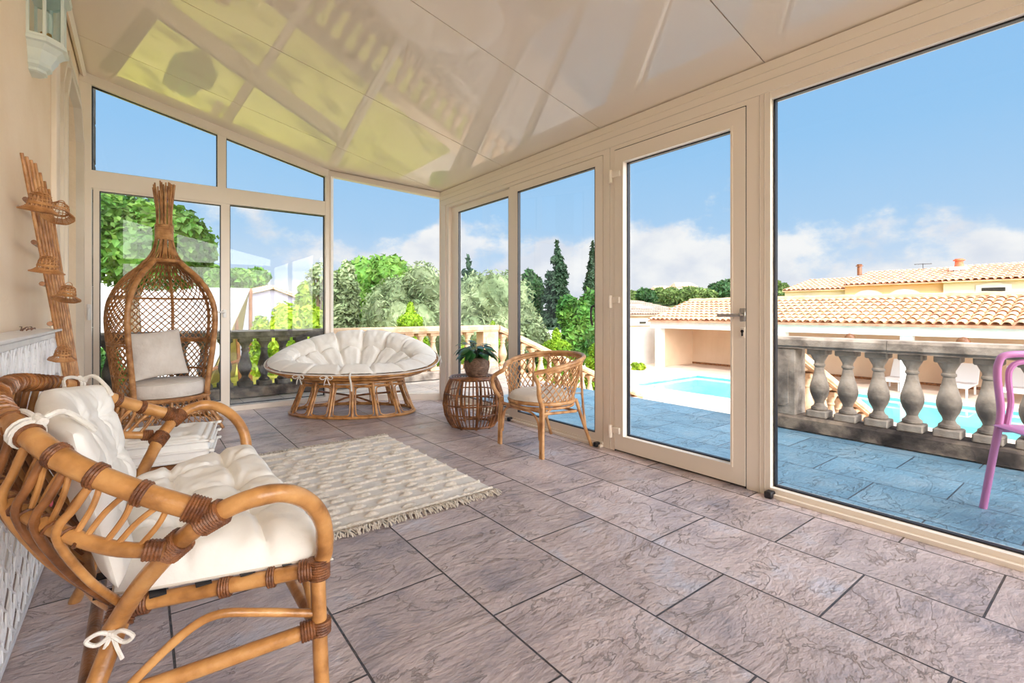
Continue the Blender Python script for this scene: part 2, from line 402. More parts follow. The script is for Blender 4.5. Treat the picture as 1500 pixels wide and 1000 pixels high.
def cushion(w, l, t, nx=48, ny=48, tufts=(), gx=(), gy=(), warp=None, bottom=0.5, gd=0.45, gs=0.018, td=0.8, ts=0.05,
            wr=0.006, pinch=0.03, p=5, seed=0, mb=None, ends=0.0):
    mb = mb or MB()
    def height(x, y, top):
        sx, sy = abs(2*x/w), abs(2*y/l)
        e = max(0, (1-sx**p))*max(0, (1-sy**p))
        h = e**0.5
        for g in gx: h *= 1-gd*math.exp(-((x-g)/gs)**2)
        for g in gy: h *= 1-gd*math.exp(-((y-g)/gs)**2)
        for (a, b) in tufts:
            r2 = (x-a)**2+(y-b)**2
            h *= 1-td*math.exp(-r2/ts**2)
        n = noise.noise(Vector((x*9+seed, y*9, seed*3.1)))*wr*2.2+noise.noise(Vector((x*26+seed, y*20, seed)))*wr
        for (a, b) in tufts:
            r = math.hypot(x-a, y-b); an = math.atan2(y-b, x-a)
            n += wr*0.9*math.cos(an*9+a*7)*math.exp(-(r/0.09)**2)*min(1, r/0.03)
        h = h*t+n*min(1, e*2)
        return h*(1-bottom) if top else -h*bottom
    def pt(i, j, top):
        u = i/(nx-1)*2-1; v = j/(ny-1)*2-1
        u = math.sin(u*PI/2)*0.45+u*0.55; v = math.sin(v*PI/2)*0.45+v*0.55
        x = u*w/2; y = v*l/2
        x2 = x*(1-pinch*(1-v*v)); y2 = y*(1-pinch*(1-u*u))
        edge = (i in (0, nx-1) or j in (0, ny-1))
        z = 0 if edge else height(x, y, top)
        q = Vector((x2, y2, z))
        return warp(q) if warp else q
    vs_ = [pt(i, j, True) for i in range(nx) for j in range(ny)]
    idx = {}
    fs = [(i*ny+j, (i+1)*ny+j, (i+1)*ny+j+1, i*ny+j+1) for i in range(nx-1) for j in range(ny-1)]
    for i in range(nx):
        for j in range(ny):
            if i in (0, nx-1) or j in (0, ny-1): idx[(i, j)] = i*ny+j
            else: idx[(i, j)] = len(vs_); vs_.append(pt(i, j, False))
    fs += [(idx[(i, j)], idx[(i, j+1)], idx[(i+1, j+1)], idx[(i+1, j)]) for i in range(nx-1) for j in range(ny-1)]
    mb.add(vs_, fs)
    return mb
def bow(mb, p, side, down=Vector((0, 0, -1)), s=0.04, r=0.0035, nrm=Vector((0, -1, 0))):
    """a tied fabric bow: two loops and two tails"""
    p = Vector(p); side = Vector(side).normalized(); nrm = Vector(nrm).normalized()
    for sg in (-1, 1):
        mb.tube(smooth_path([p, p+side*sg*s*0.6+down*(-0.25*s)+nrm*0.2*s, p+side*sg*s*1.2+down*0.1*s+nrm*0.3*s, p+side*sg*s*0.7+down*0.45*s+nrm*0.2*s, p+nrm*0.1*s], 5), r, 6)
        mb.tube(smooth_path([p, p+side*sg*s*0.3+down*s*0.7+nrm*0.15*s, p+side*sg*s*0.55+down*s*1.5+nrm*0.05*s], 5), r, 6)
    mb.tube([p-side*r*1.5, p+side*r*1.5], r*1.9, 8)
# ------------------------------------------------------------------ room shell
XL, XR, YF, YN = -0.42, 2.77, 5.65, -2.6
def zc(X): return 2.355+0.232*(XR-X)
C1 = (1.70, YF); C2 = (XR, 4.90)
mb = MB(); mb.bbox((-0.42, YN, -0.12), (XR+0.03, YF+0.03, 0.0))
# cut the corner off by using a prism polygon instead of a box
mb = MB()
pl = [(-0.42, YN), (XR+0.04, YN), (XR+0.04, 4.92), (1.72, YF+0.04), (-0.42, YF+0.04)]
n = len(pl)
mb.add([(x, y, 0) for x, y in pl]+[(x, y, -0.12) for x, y in pl], [tuple(range(n)), tuple(range(n, 2*n))[::-1]]+[(i, (i+1) % n, n+(i+1) % n, n+i) for i in range(n)])
struct(mb.build('floor', 'floor', smooth=False), 'slate look tiled veranda floor')
# ceiling: five glossy sandwich panels with thin dark seams, one sloping plane
ceilm = mat('ceiling_lacquer', srgb(240, 227, 213), None, rough=0.42, coat=1.0, coatr=0.03, spec=0.5)
ceilm.node_tree.nodes['Principled BSDF'].inputs['Coat IOR'].default_value = 1.75
def ceil_panel(mb, y0, y1):
    vs_ = []
    def poly(y0, y1):
        if y1 < 4.9:
            yy = [(XL, y0), (XR+0.05, y0), (XR+0.05, min(y1, 4.9)), (XL, min(y1, 4.9))]
            return yy
        return [(XL, y0), (XR+0.05, y0), (1.72, YF+0.06), (XL, YF+0.06)]
    pg = poly(y0, y1)
    m = len(pg)
    a = [(x, y, zc(x)) for x, y in pg]; b = [(x, y, zc(x)+0.08) for x, y in pg]
    mb.add(a+b, [tuple(range(m)), tuple(range(m, 2*m))[::-1]]+[(i, (i+1) % m, m+(i+1) % m, m+i) for i in range(m)])
cr = sroot('ceiling', 'cream lacquered ceiling panels with thin seams')
ys = [YN, -1.14, 0.06, 1.265, 2.465, 3.665, 4.872, 6]
for a, b in zip(ys[:-1], ys[1:]):
    mb = MB(); ceil_panel(mb, a+0.003, b-0.003 if b < 5 else b)
    mb.build('ceiling_panel', ceilm, cr, smooth=False)
mb = MB()
a = [(XL-0.02, YN), (XR+0.1, YN), (XR+0.1, 4.9), (1.74, YF+0.1), (XL-0.02, YF+0.1)]
mb.add([(x, y, zc(x)+0.082) for x, y in a]+[(x, y, zc(x)+0.16) for x, y in a], [(0, 1, 2, 3, 4), (9, 8, 7, 6, 5)]+[(i, (i+1) % 5, 5+(i+1) % 5, 5+i) for i in range(5)])
mb.build('roof_backing', 'rubber', cr, smooth=False)

# left wall of the house with moulded surround and recessed opening
OP0, OP1, OPZ = 4.28, 5.36, 2.62
lw = sroot('wall_left', 'cream plastered house wall')
mb = MB()
H = 6.5
mb.prism((XL, -8), (0, 1), [(0, -1.6), (OP0+8, -1.6), (OP0+8, H), (0, H)], 0, 0.5)
mb.prism((XL, -8), (0, 1), [(OP1+8, -1.6), (YF+0.05+8, -1.6), (YF+0.05+8, H), (OP1+8, H)], 0, 0.5)
mb.prism((XL, -8), (0, 1), [(OP0+8, OPZ-0.22), (OP0+0.2+8, OPZ), (OP1-0.2+8, OPZ), (OP1+8, OPZ-0.22), (OP1+8, H), (OP0+8, H)], 0, 0.5)
mb.prism((XL, -8), (0, 1), [(0, -1.6), (YF+0.05+8, -1.6), (YF+0.05+8, H), (0, H)], 0.5, 5)
mb.build('plaster_face', 'plaster', lw, smooth=False)
ds = sroot('door_1', 'recessed opening with pale moulded surround')
mb = MB()
for (o, th, dp) in ((0.0, 0.05, 0.05), (0.05, 0.07, 0.028), (0.12, 0.03, 0.04)):
    i0 = o; i1 = o+th
    def ring(k):
        return [(OP0-k, 0), (OP0-k, OPZ-0.22+k*0.3), (OP0+0.2-k*0.3, OPZ+k), (OP1-0.2+k*0.3, OPZ+k), (OP1+k, OPZ-0.22+k*0.3), (OP1+k, 0)]
    a, b = ring(i0), ring(i1)
    for q in range(5):
        mb.prism((XL, 0), (0, 1), [a[q], a[q+1], b[q+1], b[q]], -dp, 0.0)
mb.build('surround', 'stone_trim', ds, smooth=False)
mb = MB()
mb.prism((XL, 0), (0, 1), [(OP0, 0), (OP1, 0), (OP1, OPZ-0.22), (OP1-0.2, OPZ), (OP0+0.2, OPZ), (OP0, OPZ-0.22)], 0.16, 0.2)
mb.build('shutter_leaf', 'shutter', ds, smooth=False)
mb = MB()
for y0, y1 in ((OP0+0.05, (OP0+OP1)/2-0.03), ((OP0+OP1)/2+0.03, OP1-0.05)):
    for k in range(20):
        z = 0.15+k*0.115
        mb.bev((XL-0.155, (y0+y1)/2, z), (0.03, y1-y0-0.1, 0.085), 0.006)
mb.build('louvre', 'shutter', ds)
# shallow pilaster at the left edge and corner trim
struct(MB().bev((XL+0.012, 2.06, 1.5), (0.03, 0.36, 3.2), 0.006).build('trim_1', 'plaster_trim'), 'shallow plaster pilaster on the left wall')
struct(MB().bev((XL+0.012, 4.02, 1.52), (0.03, 0.16, 3.1), 0.006).build('trim_2', 'plaster_trim'), 'flat plaster band beside the opening')
mb = MB(); mb.tube([(XL+0.03, YN, zc(XL)-0.03), (XL+0.03, YF-0.05, zc(XL)-0.03)], 0.022, 4)
struct(mb.build('trim_3', 'alu', smooth=False), 'aluminium wall plate under the ceiling edge')
struct(MB().bbox((XL-0.0, YN, 0), (XL+0.015, OP0-0.16, 0.08)).build('baseboard_left', 'plaster_trim', smooth=False))

# ---- frames: everything is a profile prism in a wall line
def rect(a, b, c, d): return [(a, c), (b, c), (b, d), (a, d)]
def glazing(root, A, D, poly_fn, s0, s1, z0, z1fn, off=0.0, name='glass_pane', gasket=True):
    """pane between s0..s1 and z0..z1fn(s), with a black gasket line round it"""
    mb = MB(); mb.prism(A, D, [(s0, z0), (s1, z0), (s1, z1fn(s1)), (s0, z1fn(s0))], off-0.003, off+0.003)
    mb.build(name, 'glass', root, smooth=False)
    if gasket:
        g = 0.008; mb = MB()
        mb.prism(A, D, rect(s0, s0+g, z0, z1fn(s0)), off-0.014, off+0.014)
        mb.prism(A, D, rect(s1-g, s1, z0, z1fn(s1)), off-0.014, off+0.014)
        mb.prism(A, D, rect(s0, s1, z0, z0+g), off-0.014, off+0.014)
        mb.prism(A, D, [(s0, z1fn(s0)-g), (s1, z1fn(s1)-g), (s1, z1fn(s1)), (s0, z1fn(s0))], off-0.014, off+0.014)
        mb.build('gasket', 'rubber', root, smooth=False)
# right wall runs along +Y, plan origin (XR, 0), s = Y
RA, RD = (XR, 0), (0, 1)     # left normal = -X (into the room)
def sy(x): return atX(x, 457, XR).y
wr_ = sroot('wall_right', 'cream aluminium glazed wall frame')
def fr(mb, s0, s1, z0, z1, d0=-0.04, d1=0.04): mb.prism(RA, RD, rect(s0, s1, z0, z1), d0, d1)
yP1a, yP1b = sy(671), sy(745)      # far slider glass (671 is further away -> larger Y)
yP2a, yP2b = sy(763), sy(877)
yDa, yDb = sy(920), sy(1077)
yLeafA, yLeafB = sy(907), sy(1098)
yF = sy(1134)
mb = MB()
fr(mb, YN, 4.9, 2.20, 2.36, -0.05, 0.055)            # head beam
fr(mb, YN, 4.9, 2.31, 2.36, 0.055, 0.062)
fr(mb, 4.78, 4.9, 0, 2.2, -0.05, 0.05)               # corner post
fr(mb, yF+0.0, yLeafB-0.005, 0, 2.2, -0.04, 0.045)   # post between door and fixed pane
fr(mb, yLeafA+0.005, sy(893), 0, 2.2, -0.04, 0.045)  # hinge post
fr(mb, yLeafB-0.005, yLeafA+0.005, 2.1715, 2.2, -0.035, 0.045)
mb.build('wall_frame', 'alu', wr_, smooth=False)
mb = MB()
for d in (0.056, 0.0465):
    pass
for s0, s1 in ((yF+0.03, yF+0.033), (yF+0.055, yF+0.058), (sy(900), sy(900)+0.003)):
    fr(mb, s0, s1, 0.0, 2.2, 0.045, 0.0475)
fr(mb, YN, 4.9, 2.262, 2.265, 0.055, 0.0575)
mb.build('seam_line', 'piping', wr_, smooth=False)

# fixed pane (nearest)
w = sroot('window_1', 'large fixed pane nearest the camera')
mb = MB()
yN1 = -0.75
fr(mb, yN1, yF, 2.165, 2.2); fr(mb, yN1, yF, 0.0, 0.045, -0.04, 0.05); fr(mb, yN1, yF, 0.0, 0.02, 0.05, 0.075)
fr(mb, yN1-0.08, yN1, 0, 2.2)
mb.build('window_frame', 'alu', w, smooth=False)
glazing(w, RA, RD, None, yN1, yF-0.005, 0.045, lambda s: 2.165)
mb = MB(); mb.bev((XR-0.075, yF-0.01, 0.018), (0.05, 0.04, 0.035), 0.005); mb.build('rail_stop', 'rubber', w)
w = sroot('window_2', 'fixed pane behind the camera')
mb = MB(); fr(mb, YN, yN1-0.08, 2.165, 2.2); fr(mb, YN, yN1-0.08, 0, 0.045); mb.build('window_frame', 'alu', w, smooth=False)
glazing(w, RA, RD, None, YN+0.05, yN1-0.08, 0.045, lambda s: 2.165)
# unseen end wall behind camera, glazed to let the fill sky in
w = sroot('window_3', 'unseen end wall behind the camera, glazed to let light in')
mb = MB()
EA, ED = (XL, YN), (1, 0)
for s0, s1 in ((0, 0.06), (1.05, 1.11), (2.1, 2.16), (3.13, 3.19)): mb.prism(EA, ED, [(s0, 0), (s1, 0), (s1, zc(XL+s1)), (s0, zc(XL+s0))], -0.04, 0.04)
mb.prism(EA, ED, rect(0, 3.19, 0, 0.08), -0.04, 0.04); mb.prism(EA, ED, rect(0, 3.19, 2.09, 2.2), -0.04, 0.04)
mb.build('window_frame', 'alu', w, smooth=False)
for s0, s1 in ((0.06, 1.05), (1.11, 2.1), (2.16, 3.13)):
    glazing(w, EA, ED, None, s0, s1, 0.08, lambda s: 2.09, gasket=False)
    glazing(w, EA, ED, None, s0, s1, 2.2, lambda s: zc(XL+s), gasket=False)

# hinged glass door
d = sroot('door_2', 'hinged glass door with cream aluminium frame')
mb = MB()
lt = 2.165
fr(mb, yLeafB, yDb, 0.012, lt, -0.025, 0.05); fr(mb, yDa, yLeafA, 0.012, lt, -0.025, 0.05)
fr(mb, yDb, yDa, 2.065, lt, -0.025, 0.05); fr(mb, yDb, yDa, 0.012, 0.118, -0.025, 0.05)
mb.build('door_leaf', 'alu', d, smooth=False)
mb = MB()
fr(mb, yDb-0.012, yDa+0.012, 2.065, 2.078, 0.05, 0.056); fr(mb, yDb-0.012, yDa+0.012, 0.105, 0.118, 0.05, 0.056)
fr(mb, yDb-0.012, yDb, 0.118, 2.065, 0.05, 0.056); fr(mb, yDa, yDa+0.012, 0.118, 2.065, 0.05, 0.056)
mb.build('glazing_bead', 'alu', d, smooth=False)
mb = MB()
fr(mb, yLeafB-0.005, yLeafB, 0.0, lt+0.005, -0.02, 0.044); fr(mb, yLeafA, yLeafA+0.005, 0.0, lt+0.005, -0.02, 0.044); fr(mb, yLeafB, yLeafA, lt, lt+0.006, -0.02, 0.044)
fr(mb, yLeafB, yLeafA, 0.0, 0.012, -0.02, 0.03)
mb.build('door_gap', 'rubber', d, smooth=False)
glazing(d, RA, RD, None, yDb, yDa, 0.118, lambda s: 2.065)
hy = sy(903)
for zz in (0.14, 1.075, 1.98):
    mb = MB(); mb.tube([(XR-0.068, hy, zz-0.045), (XR-0.068, hy, zz+0.045)], 0.014, 12)
    mb.bev((XR-0.058, hy-0.035, zz+0.012), (0.02, 0.09, 0.045), 0.004); mb.bev((XR-0.058, hy+0.012, zz-0.025), (0.02, 0.04, 0.035), 0.004)
    mb.build('hinge', 'alu', d)
ph = atX(1088, 461, XR-0.055)
mb = MB(); mb.bev((XR-0.056, ph.y, ph.z), (0.012, 0.034, 0.075), 0.004)
mb.tube([(XR-0.056, ph.y, ph.z), (XR-0.10, ph.y, ph.z)], 0.010, 12)
mb.tube(smooth_path([(XR-0.10, ph.y-0.004, ph.z), (XR-0.104, ph.y+0.04, ph.z-0.002), (XR-0.10, ph.y+0.125, ph.z-0.003)], 6), 0.0095, 10)
mb.build('door_handle', 'steel', d)
mb = MB(); mb.bev((XR-0.055, ph.y, ph.z-0.10), (0.01, 0.03, 0.06), 0.004); mb.build('lock_plate', 'alu', d)
mb = MB(); mb.tube([(XR-0.058, ph.y, ph.z-0.093), (XR-0.064, ph.y, ph.z-0.093)], 0.009, 12); mb.bev((XR-0.061, ph.y, ph.z-0.105), (0.006, 0.009, 0.03), 0.002)
mb.build('keyhole', 'darksteel', d)

# sliding pair on the right wall
w = sroot('window_4', 'sliding pair of glazed leaves by the corner')
mb = MB()
fr(mb, sy(893), sy(889), 0, 2.2)
fr(mb, sy(889), 4.78, 2.17, 2.2); fr(mb, sy(889), 4.78, 0, 0.035, -0.04, 0.05); fr(mb, sy(889), 4.78, 0, 0.018, 0.05, 0.075)
fr(mb, 4.72, 4.78, 0.035, 2.17)
mb.build('track_frame', 'alu', w, smooth=False)
mb = MB()
fr(mb, sy(888), yP2b, 0.035, 2.165, 0.008, 0.04); fr(mb, yP2a, sy(751), 0.035, 2.165, 0.008, 0.04)
fr(mb, yP2b, yP2a, 2.10, 2.165, 0.008, 0.04); fr(mb, yP2b, yP2a, 0.035, 0.09, 0.008, 0.04)
mb.build('sliding_leaf', 'alu', w, smooth=False)
glazing(w, RA, RD, None, yP2b, yP2a, 0.09, lambda s: 2.10, off=0.024)
mb = MB()
fr(mb, yP1b-0.06, yP1b, 0.035, 2.165, -0.036, 0.002); fr(mb, yP1a, 4.72, 0.035, 2.165, -0.036, 0.002)
fr(mb, yP1b, yP1a, 2.10, 2.165, -0.036, 0.002); fr(mb, yP1b, yP1a, 0.035, 0.09, -0.036, 0.002)
mb.build('sliding_leaf', 'alu', w, smooth=False)
glazing(w, RA, RD, None, yP1b, yP1a, 0.09, lambda s: 2.10, off=-0.016)
mb = MB(); q = atX(666.5, 466, XR); mb.bev((XR-0.02, 4.735, 1.0), (0.03, 0.03, 0.13), 0.01); mb.build('pull_handle', 'alu_white', w)
q = atX(874, 468, XR)
mb = MB(); mb.tube(smooth_path([(XR-0.042, q.y-0.012, 1.05), (XR-0.07, q.y-0.012, 1.03), (XR-0.075, q.y-0.012, 0.96), (XR-0.06, q.y-0.012, 0.90)], 6), 0.008, 8); mb.build('pull_handle', 'darksteel', w)
for x in (756, 884):
    q = atX(x, 650, XR); mb = MB(); mb.bev((XR-0.075, q.y, 0.018), (0.045, 0.035, 0.034), 0.005); mb.build('rail_stop', 'rubber', w)

# far wall, origin (XL, YF) running +X, left normal = +Y (outward) -> use negative offsets for the room side
FA, FD = (XL, YF), (1, 0)
def sx(x): return atY(x, 457, YF).x-XL
fw = sroot('wall_far', 'cream aluminium frame of the far glazed wall')
S1 = C1[0]-XL
def ff(mb, s0, s1, z0, z1, d0=-0.045, d1=0.04): mb.prism(FA, FD, rect(s0, s1, z0, z1), d0, d1)
def zt(s): return zc(XL+s)
mb = MB()
mb.prism(FA, FD, [(0, zt(0)-0.085), (S1, zt(S1)-0.085), (S1, zt(S1)), (0, zt(0))], -0.05, 0.045)
sA = sx(134.5); sB = sx(318); sC = sx(330.5); sD = sx(475)
mb.prism(FA, FD, [(0, 0), (sA, 0), (sA, zt(sA)-0.08), (0, zt(0)-0.08)], -0.045, 0.04)
ff(mb, sA, S1-0.02, 2.09, 2.245)
mb.prism(FA, FD, [(sB, 2.245), (sC, 2.245), (sC, zt(sC)-0.08), (sB, zt(sB)-0.08)], -0.045, 0.04)
mb.prism(FA, FD, [(sD, 0), (S1+0.015, 0), (S1+0.015, zt(S1)-0.08), (sD, zt(sD)-0.08)], -0.05, 0.04)
ff(mb, 0, sD, 0, 0.05, -0.06, 0.04)
mb.build('wall_frame', 'alu', fw, smooth=False)
w = sroot('window_5', 'upper sloping pane at the left of the far wall'); glazing(w, FA, FD, None, sA, sB, 2.245, lambda s: zt(s)-0.085)
w = sroot('window_6', 'upper sloping pane at the right of the far wall'); glazing(w, FA, FD, None, sC, sD, 2.245, lambda s: zt(s)-0.085)
w = sroot('window_7', 'left sliding leaf of the far wall')
mb = MB()
s0, s1 = sx(137), sx(329)
gl0, gl1 = sx(146), sx(323)
ff(mb, s0, gl0, 0.05, 2.09, -0.035, -0.002); ff(mb, gl1, s1, 0.05, 2.09, -0.035, -0.002)
ff(mb, gl0, gl1, 2.07, 2.09, -0.035, -0.002); ff(mb, gl0, gl1, 0.05, 0.11, -0.035, -0.002)
mb.build('sliding_leaf', 'alu', w, smooth=False)
glazing(w, FA, FD, None, gl0, gl1, 0.11, lambda s: 2.07, off=-0.018)
mb = MB(); mb.bev((XL+sx(131), YF-0.055, 1.0), (0.03, 0.02, 0.14), 0.006)
mb.tube(smooth_path([(XL+sx(131), YF-0.065, 1.03), (XL+sx(131), YF-0.11, 1.01), (XL+sx(131), YF-0.115, 0.93)], 5), 0.009, 8); mb.build('pull_handle', 'alu_white', w)
mb = MB(); hx = XL+sx(328); mb.tube([(hx, YF-0.04, 1.0), (hx, YF-0.08, 1.0)], 0.01, 8); mb.tube([(hx, YF-0.08, 1.0), (hx-0.11, YF-0.085, 1.0)], 0.008, 8); mb.bev((hx, YF-0.042, 0.985), (0.03, 0.012, 0.08), 0.004)
mb.build('lever_handle', 'alu_white', w)
w = sroot('window_8', 'right leaf of the far wall behind the double papasan')
mb = MB(); g0, g1 = sx(336), sx(474.5)
ff(mb, s1, g0, 0.05, 2.09, -0.03, 0.03); ff(mb, g1, sD, 0.05, 2.09, -0.03, 0.03)
mb.build('window_frame', 'alu', w, smooth=False)
glazing(w, FA, FD, None, g0, g1, 0.06, lambda s: 2.085)
# corner chamfer panel
CDv = Vector((C2[0]-C1[0], C2[1]-C1[1])); CL = CDv.length
w = sroot('window_9', 'angled corner pane')
mb = MB()
def zk(s): return zc(C1[0]+CDv.x/CL*s)
mb.prism(C1, CDv, [(0, zk(0)-0.06), (CL, zk(CL)-0.06), (CL, zk(CL)), (0, zk(0))], -0.05, 0.045)
mb.prism(C1, CDv, [(0, 0), (0.045, 0), (0.045, zk(0)-0.06), (0, zk(0)-0.06)], -0.045, 0.04)
mb.prism(C1, CDv, [(CL-0.045, 0), (CL, 0), (CL, zk(CL)-0.06), (CL-0.045, zk(CL)-0.06)], -0.045, 0.04)
mb.prism(C1, CDv, rect(0.045, CL-0.045, 0, 0.07), -0.05, 0.04)
mb.build('window_frame', 'alu', w, smooth=False)
glazing(w, C1, CDv, None, 0.045, CL-0.045, 0.07, lambda s: zk(s)-0.06, gasket=False)
# ------------------------------------------------------------------ rattan loveseat in the foreground
LY = 1.65
ls = thing('rattan_loveseat', 'honey rattan loveseat in the foreground with bowed arms, its back to the white lattice cover', 'loveseat', (0.05, LY, 0))
def W(p): return (p[0]-0.05, p[1], p[2])       # profile coordinates (X, offset from the middle, z)
def mir(pts): return [(x, -b, z) for x, b, z in pts]
half = [(0.10, 0.55, 0.615), (0.0, 0.515, 0.665), (-0.10, 0.455, 0.722), (-0.175, 0.36, 0.775), (-0.222, 0.25, 0.80), (-0.25, 0.12, 0.818), (-0.255, 0, 0.822)]
top = half+mir(half[:-1])[::-1]
mb = MB(); mb.cane([W(p) for p in top], 0.0205, 14, 6, knots=0.31); mb.build('top_rail', 'rattan', ls)
half2 = [(0.035, 0.535, 0.555), (-0.04, 0.51, 0.572), (-0.12, 0.45, 0.605), (-0.185, 0.36, 0.635), (-0.225, 0.25, 0.655), (-0.245, 0.12, 0.665), (-0.25, 0, 0.667)]
low = half2+mir(half2[:-1])[::-1]
mb = MB(); mb.cane([W(p) for p in low], 0.0135, 12, 6, knots=0.27); mb.build('lower_rail', 'rattan', ls)
tops = smooth_path([Vector(p) for p in top], 12); lows = smooth_path([Vector(p) for p in low], 12)
def along(path, t):
    L = [0]
    for a, b in zip(path, path[1:]): L.append(L[-1]+(b-a).length)
    T = t*L[-1]
    for i in range(len(path)-1):
        if L[i+1] >= T:
            k = (T-L[i])/(L[i+1]-L[i]+1e-9); return path[i].lerp(path[i+1], k), (path[i+1]-path[i]).normalized()
    return path[-1], (path[-1]-path[-2]).normalized()
# arm loops (near is -b, far is +b)
armp = [(-0.045, 0.362, 0.35), (-0.005, 0.405, 0.435), (0.03, 0.458, 0.50), (0.065, 0.515, 0.56), (0.115, 0.56, 0.61), (0.175, 0.585, 0.635), (0.235, 0.58, 0.63), (0.29, 0.555, 0.59), (0.325, 0.53, 0.53), (0.335, 0.51, 0.46), (0.332, 0.503, 0.435)]
for pts in (mir(armp), armp):
    mb = MB(); mb.cane([W(p) for p in pts], 0.0185, 14, 6, knots=0.23); mb.build('arm', 'rattan', ls)
# seat frame
fl, bk = (0.325, 0.50, 0.415), (-0.03, 0.33, 0.375)
mb = MB()
for sg in (-1, 1):
    mb.cane([W((bk[0], sg*bk[1], bk[2])), W((fl[0], sg*fl[1], fl[2]))], 0.0165, 12, knots=0)
mb.cane([W((fl[0], -0.5, fl[2])), W((fl[0]+0.02, 0, fl[2])), W((fl[0], 0.5, fl[2]))], 0.0165, 12)
mb.cane([W((bk[0], -0.34, bk[2])), W((bk[0]-0.055, -0.2, bk[2])), W((bk[0]-0.08, 0, bk[2])), W((bk[0]-0.055, 0.2, bk[2])), W((bk[0], 0.34, bk[2]))], 0.0165, 12)
mb.build('seat_frame', 'rattan', ls)
# black seat webbing under the cushion
mb = MB()
for k in range(7):
    b = -0.42+k*0.14; b2 = b*0.66
    mb.add([W(p) for p in ((fl[0]-0.01, b-0.018, 0.434), (fl[0]-0.01, b+0.018, 0.434), (bk[0]-0.05, b2+0.018, 0.392), (bk[0]-0.05, b2-0.018, 0.392), (fl[0]-0.01, b-0.018, 0.431), (fl[0]-0.01, b+0.018, 0.431), (bk[0]-0.05, b2+0.018, 0.389), (bk[0]-0.05, b2-0.018, 0.389))], [(0, 1, 2, 3), (7, 6, 5, 4), (0, 4, 5, 1), (1, 5, 6, 2), (2, 6, 7, 3), (3, 7, 4, 0)])
for k in range(4):
    x = 0.03+k*0.08; zz = 0.396+k*0.009
    w = 0.36+0.13*(x+0.03)/0.355
    mb.bev(W((x, 0, zz+0.004)), (0.03, 2*w, 0.003), 0.001)
mb.build('seat_webbing', 'rubber', ls)
# legs
for sg in (-1, 1):
    mb = MB(); mb.cane([W((0.322, sg*0.497, 0.435)), W((0.326, sg*0.512, 0.2)), W((0.332, sg*0.525, 0.0))], 0.0165, 14, 6, knots=0.3); mb.build('front_leg', 'rattan', ls)
for sg in (-1, 1):
    mb = MB(); mb.cane([W((-0.02, sg*0.33, 0.385)), W((-0.10, sg*0.46, 0.2)), W((-0.18, sg*0.60, 0.0))], 0.018, 14, 6, knots=0.26); mb.build('rear_leg', 'rattan', ls)
# braces
for sg in (-1, 1):
    mb = MB(); mb.cane([W((-0.075, sg*0.425, 0.245)), W((0.326, sg*0.508, 0.285))], 0.0155, 12, knots=0.2)
    mb.build('side_stretcher', 'rattan', ls)
    mb = MB(); mb.cane([W((-0.09, sg*0.44, 0.20)), W((0.0, sg*0.445, 0.285)), W((0.075, sg*0.455, 0.345)), W((0.13, sg*0.468, 0.366)), W((0.2, sg*0.48, 0.35)), W((0.318, sg*0.503, 0.315))], 0.009, 10, knots=0.2)
    mb.build('arched_brace', 'rattan', ls)
mb = MB(); mb.cane([W((0.327, -0.508, 0.27)), W((0.327, 0.508, 0.27))], 0.0145, 12); mb.build('front_stretcher', 'rattan', ls)
for sg in (-1, 1):
    mb = MB(); mb.cane([W((0.327, sg*0.50, 0.2)), W((0.327, sg*0.40, 0.32)), W((0.327, sg*0.25, 0.37)), W((0.327, sg*0.0, 0.385))], 0.009, 10); mb.build('arched_brace', 'rattan', ls)
mb = MB(); mb.cane([W((-0.09, -0.44, 0.22)), W((-0.09, 0.44, 0.22))], 0.014, 12); mb.build('rear_stretcher', 'rattan_dark', ls)
# spindles: from the top rail, past the lower rail, bending down to the rear seat rail
rear = smooth_path([Vector(p) for p in [(0.01, 0.35, 0.378), (-0.03, 0.335, 0.375), (-0.085, 0.2, 0.375), (-0.11, 0, 0.375), (-0.085, -0.2, 0.375), (-0.03, -0.335, 0.375), (0.01, -0.35, 0.378)]], 12)
NS = 22
for k in range(NS):
    t = 0.13+0.74*k/(NS-1)
    a, _ = along(tops, t); b, _ = along(lows, t); c, _ = along(rear, 0.04+0.92*(k/(NS-1)))
    out = Vector((b.x, b.y*0.6, 0)).normalized()
    mid = b.lerp(c, 0.45)+out*0.028; mid2 = b.lerp(c, 0.8)+out*0.012
    mb = MB(); mb.cane([W(a), W(a.lerp(b, 0.5)+out*0.012), W(b+out*0.016), W(mid), W(mid2), W(c)], 0.0078, 9, 5, knots=0.17)
    mb.build('spindle', 'rattan_dark' if k % 3 else 'rattan', ls)
# hairpin loops filling the gap between the two rails near each arm
for sg in (-1, 1):
    for t in (0.045, 0.085, 0.125, 0.165, 0.205):
        tt = t if sg > 0 else 1-t
        a, da = along(tops, tt); b1, _ = along(lows, tt-0.013); b2, _ = along(lows, tt+0.013)
        d = (a-b1.lerp(b2, 0.5))
        p = [b1, b1+d*0.5, b1.lerp(b2, 0.25)+d*0.84, b1.lerp(b2, 0.5)+d*0.90, b1.lerp(b2, 0.75)+d*0.84, b2+d*0.5, b2]
        mb = MB(); mb.cane([W(q) for q in p], 0.0055, 8, 5, knots=0); mb.build('hairpin_loop', 'rattan', ls)
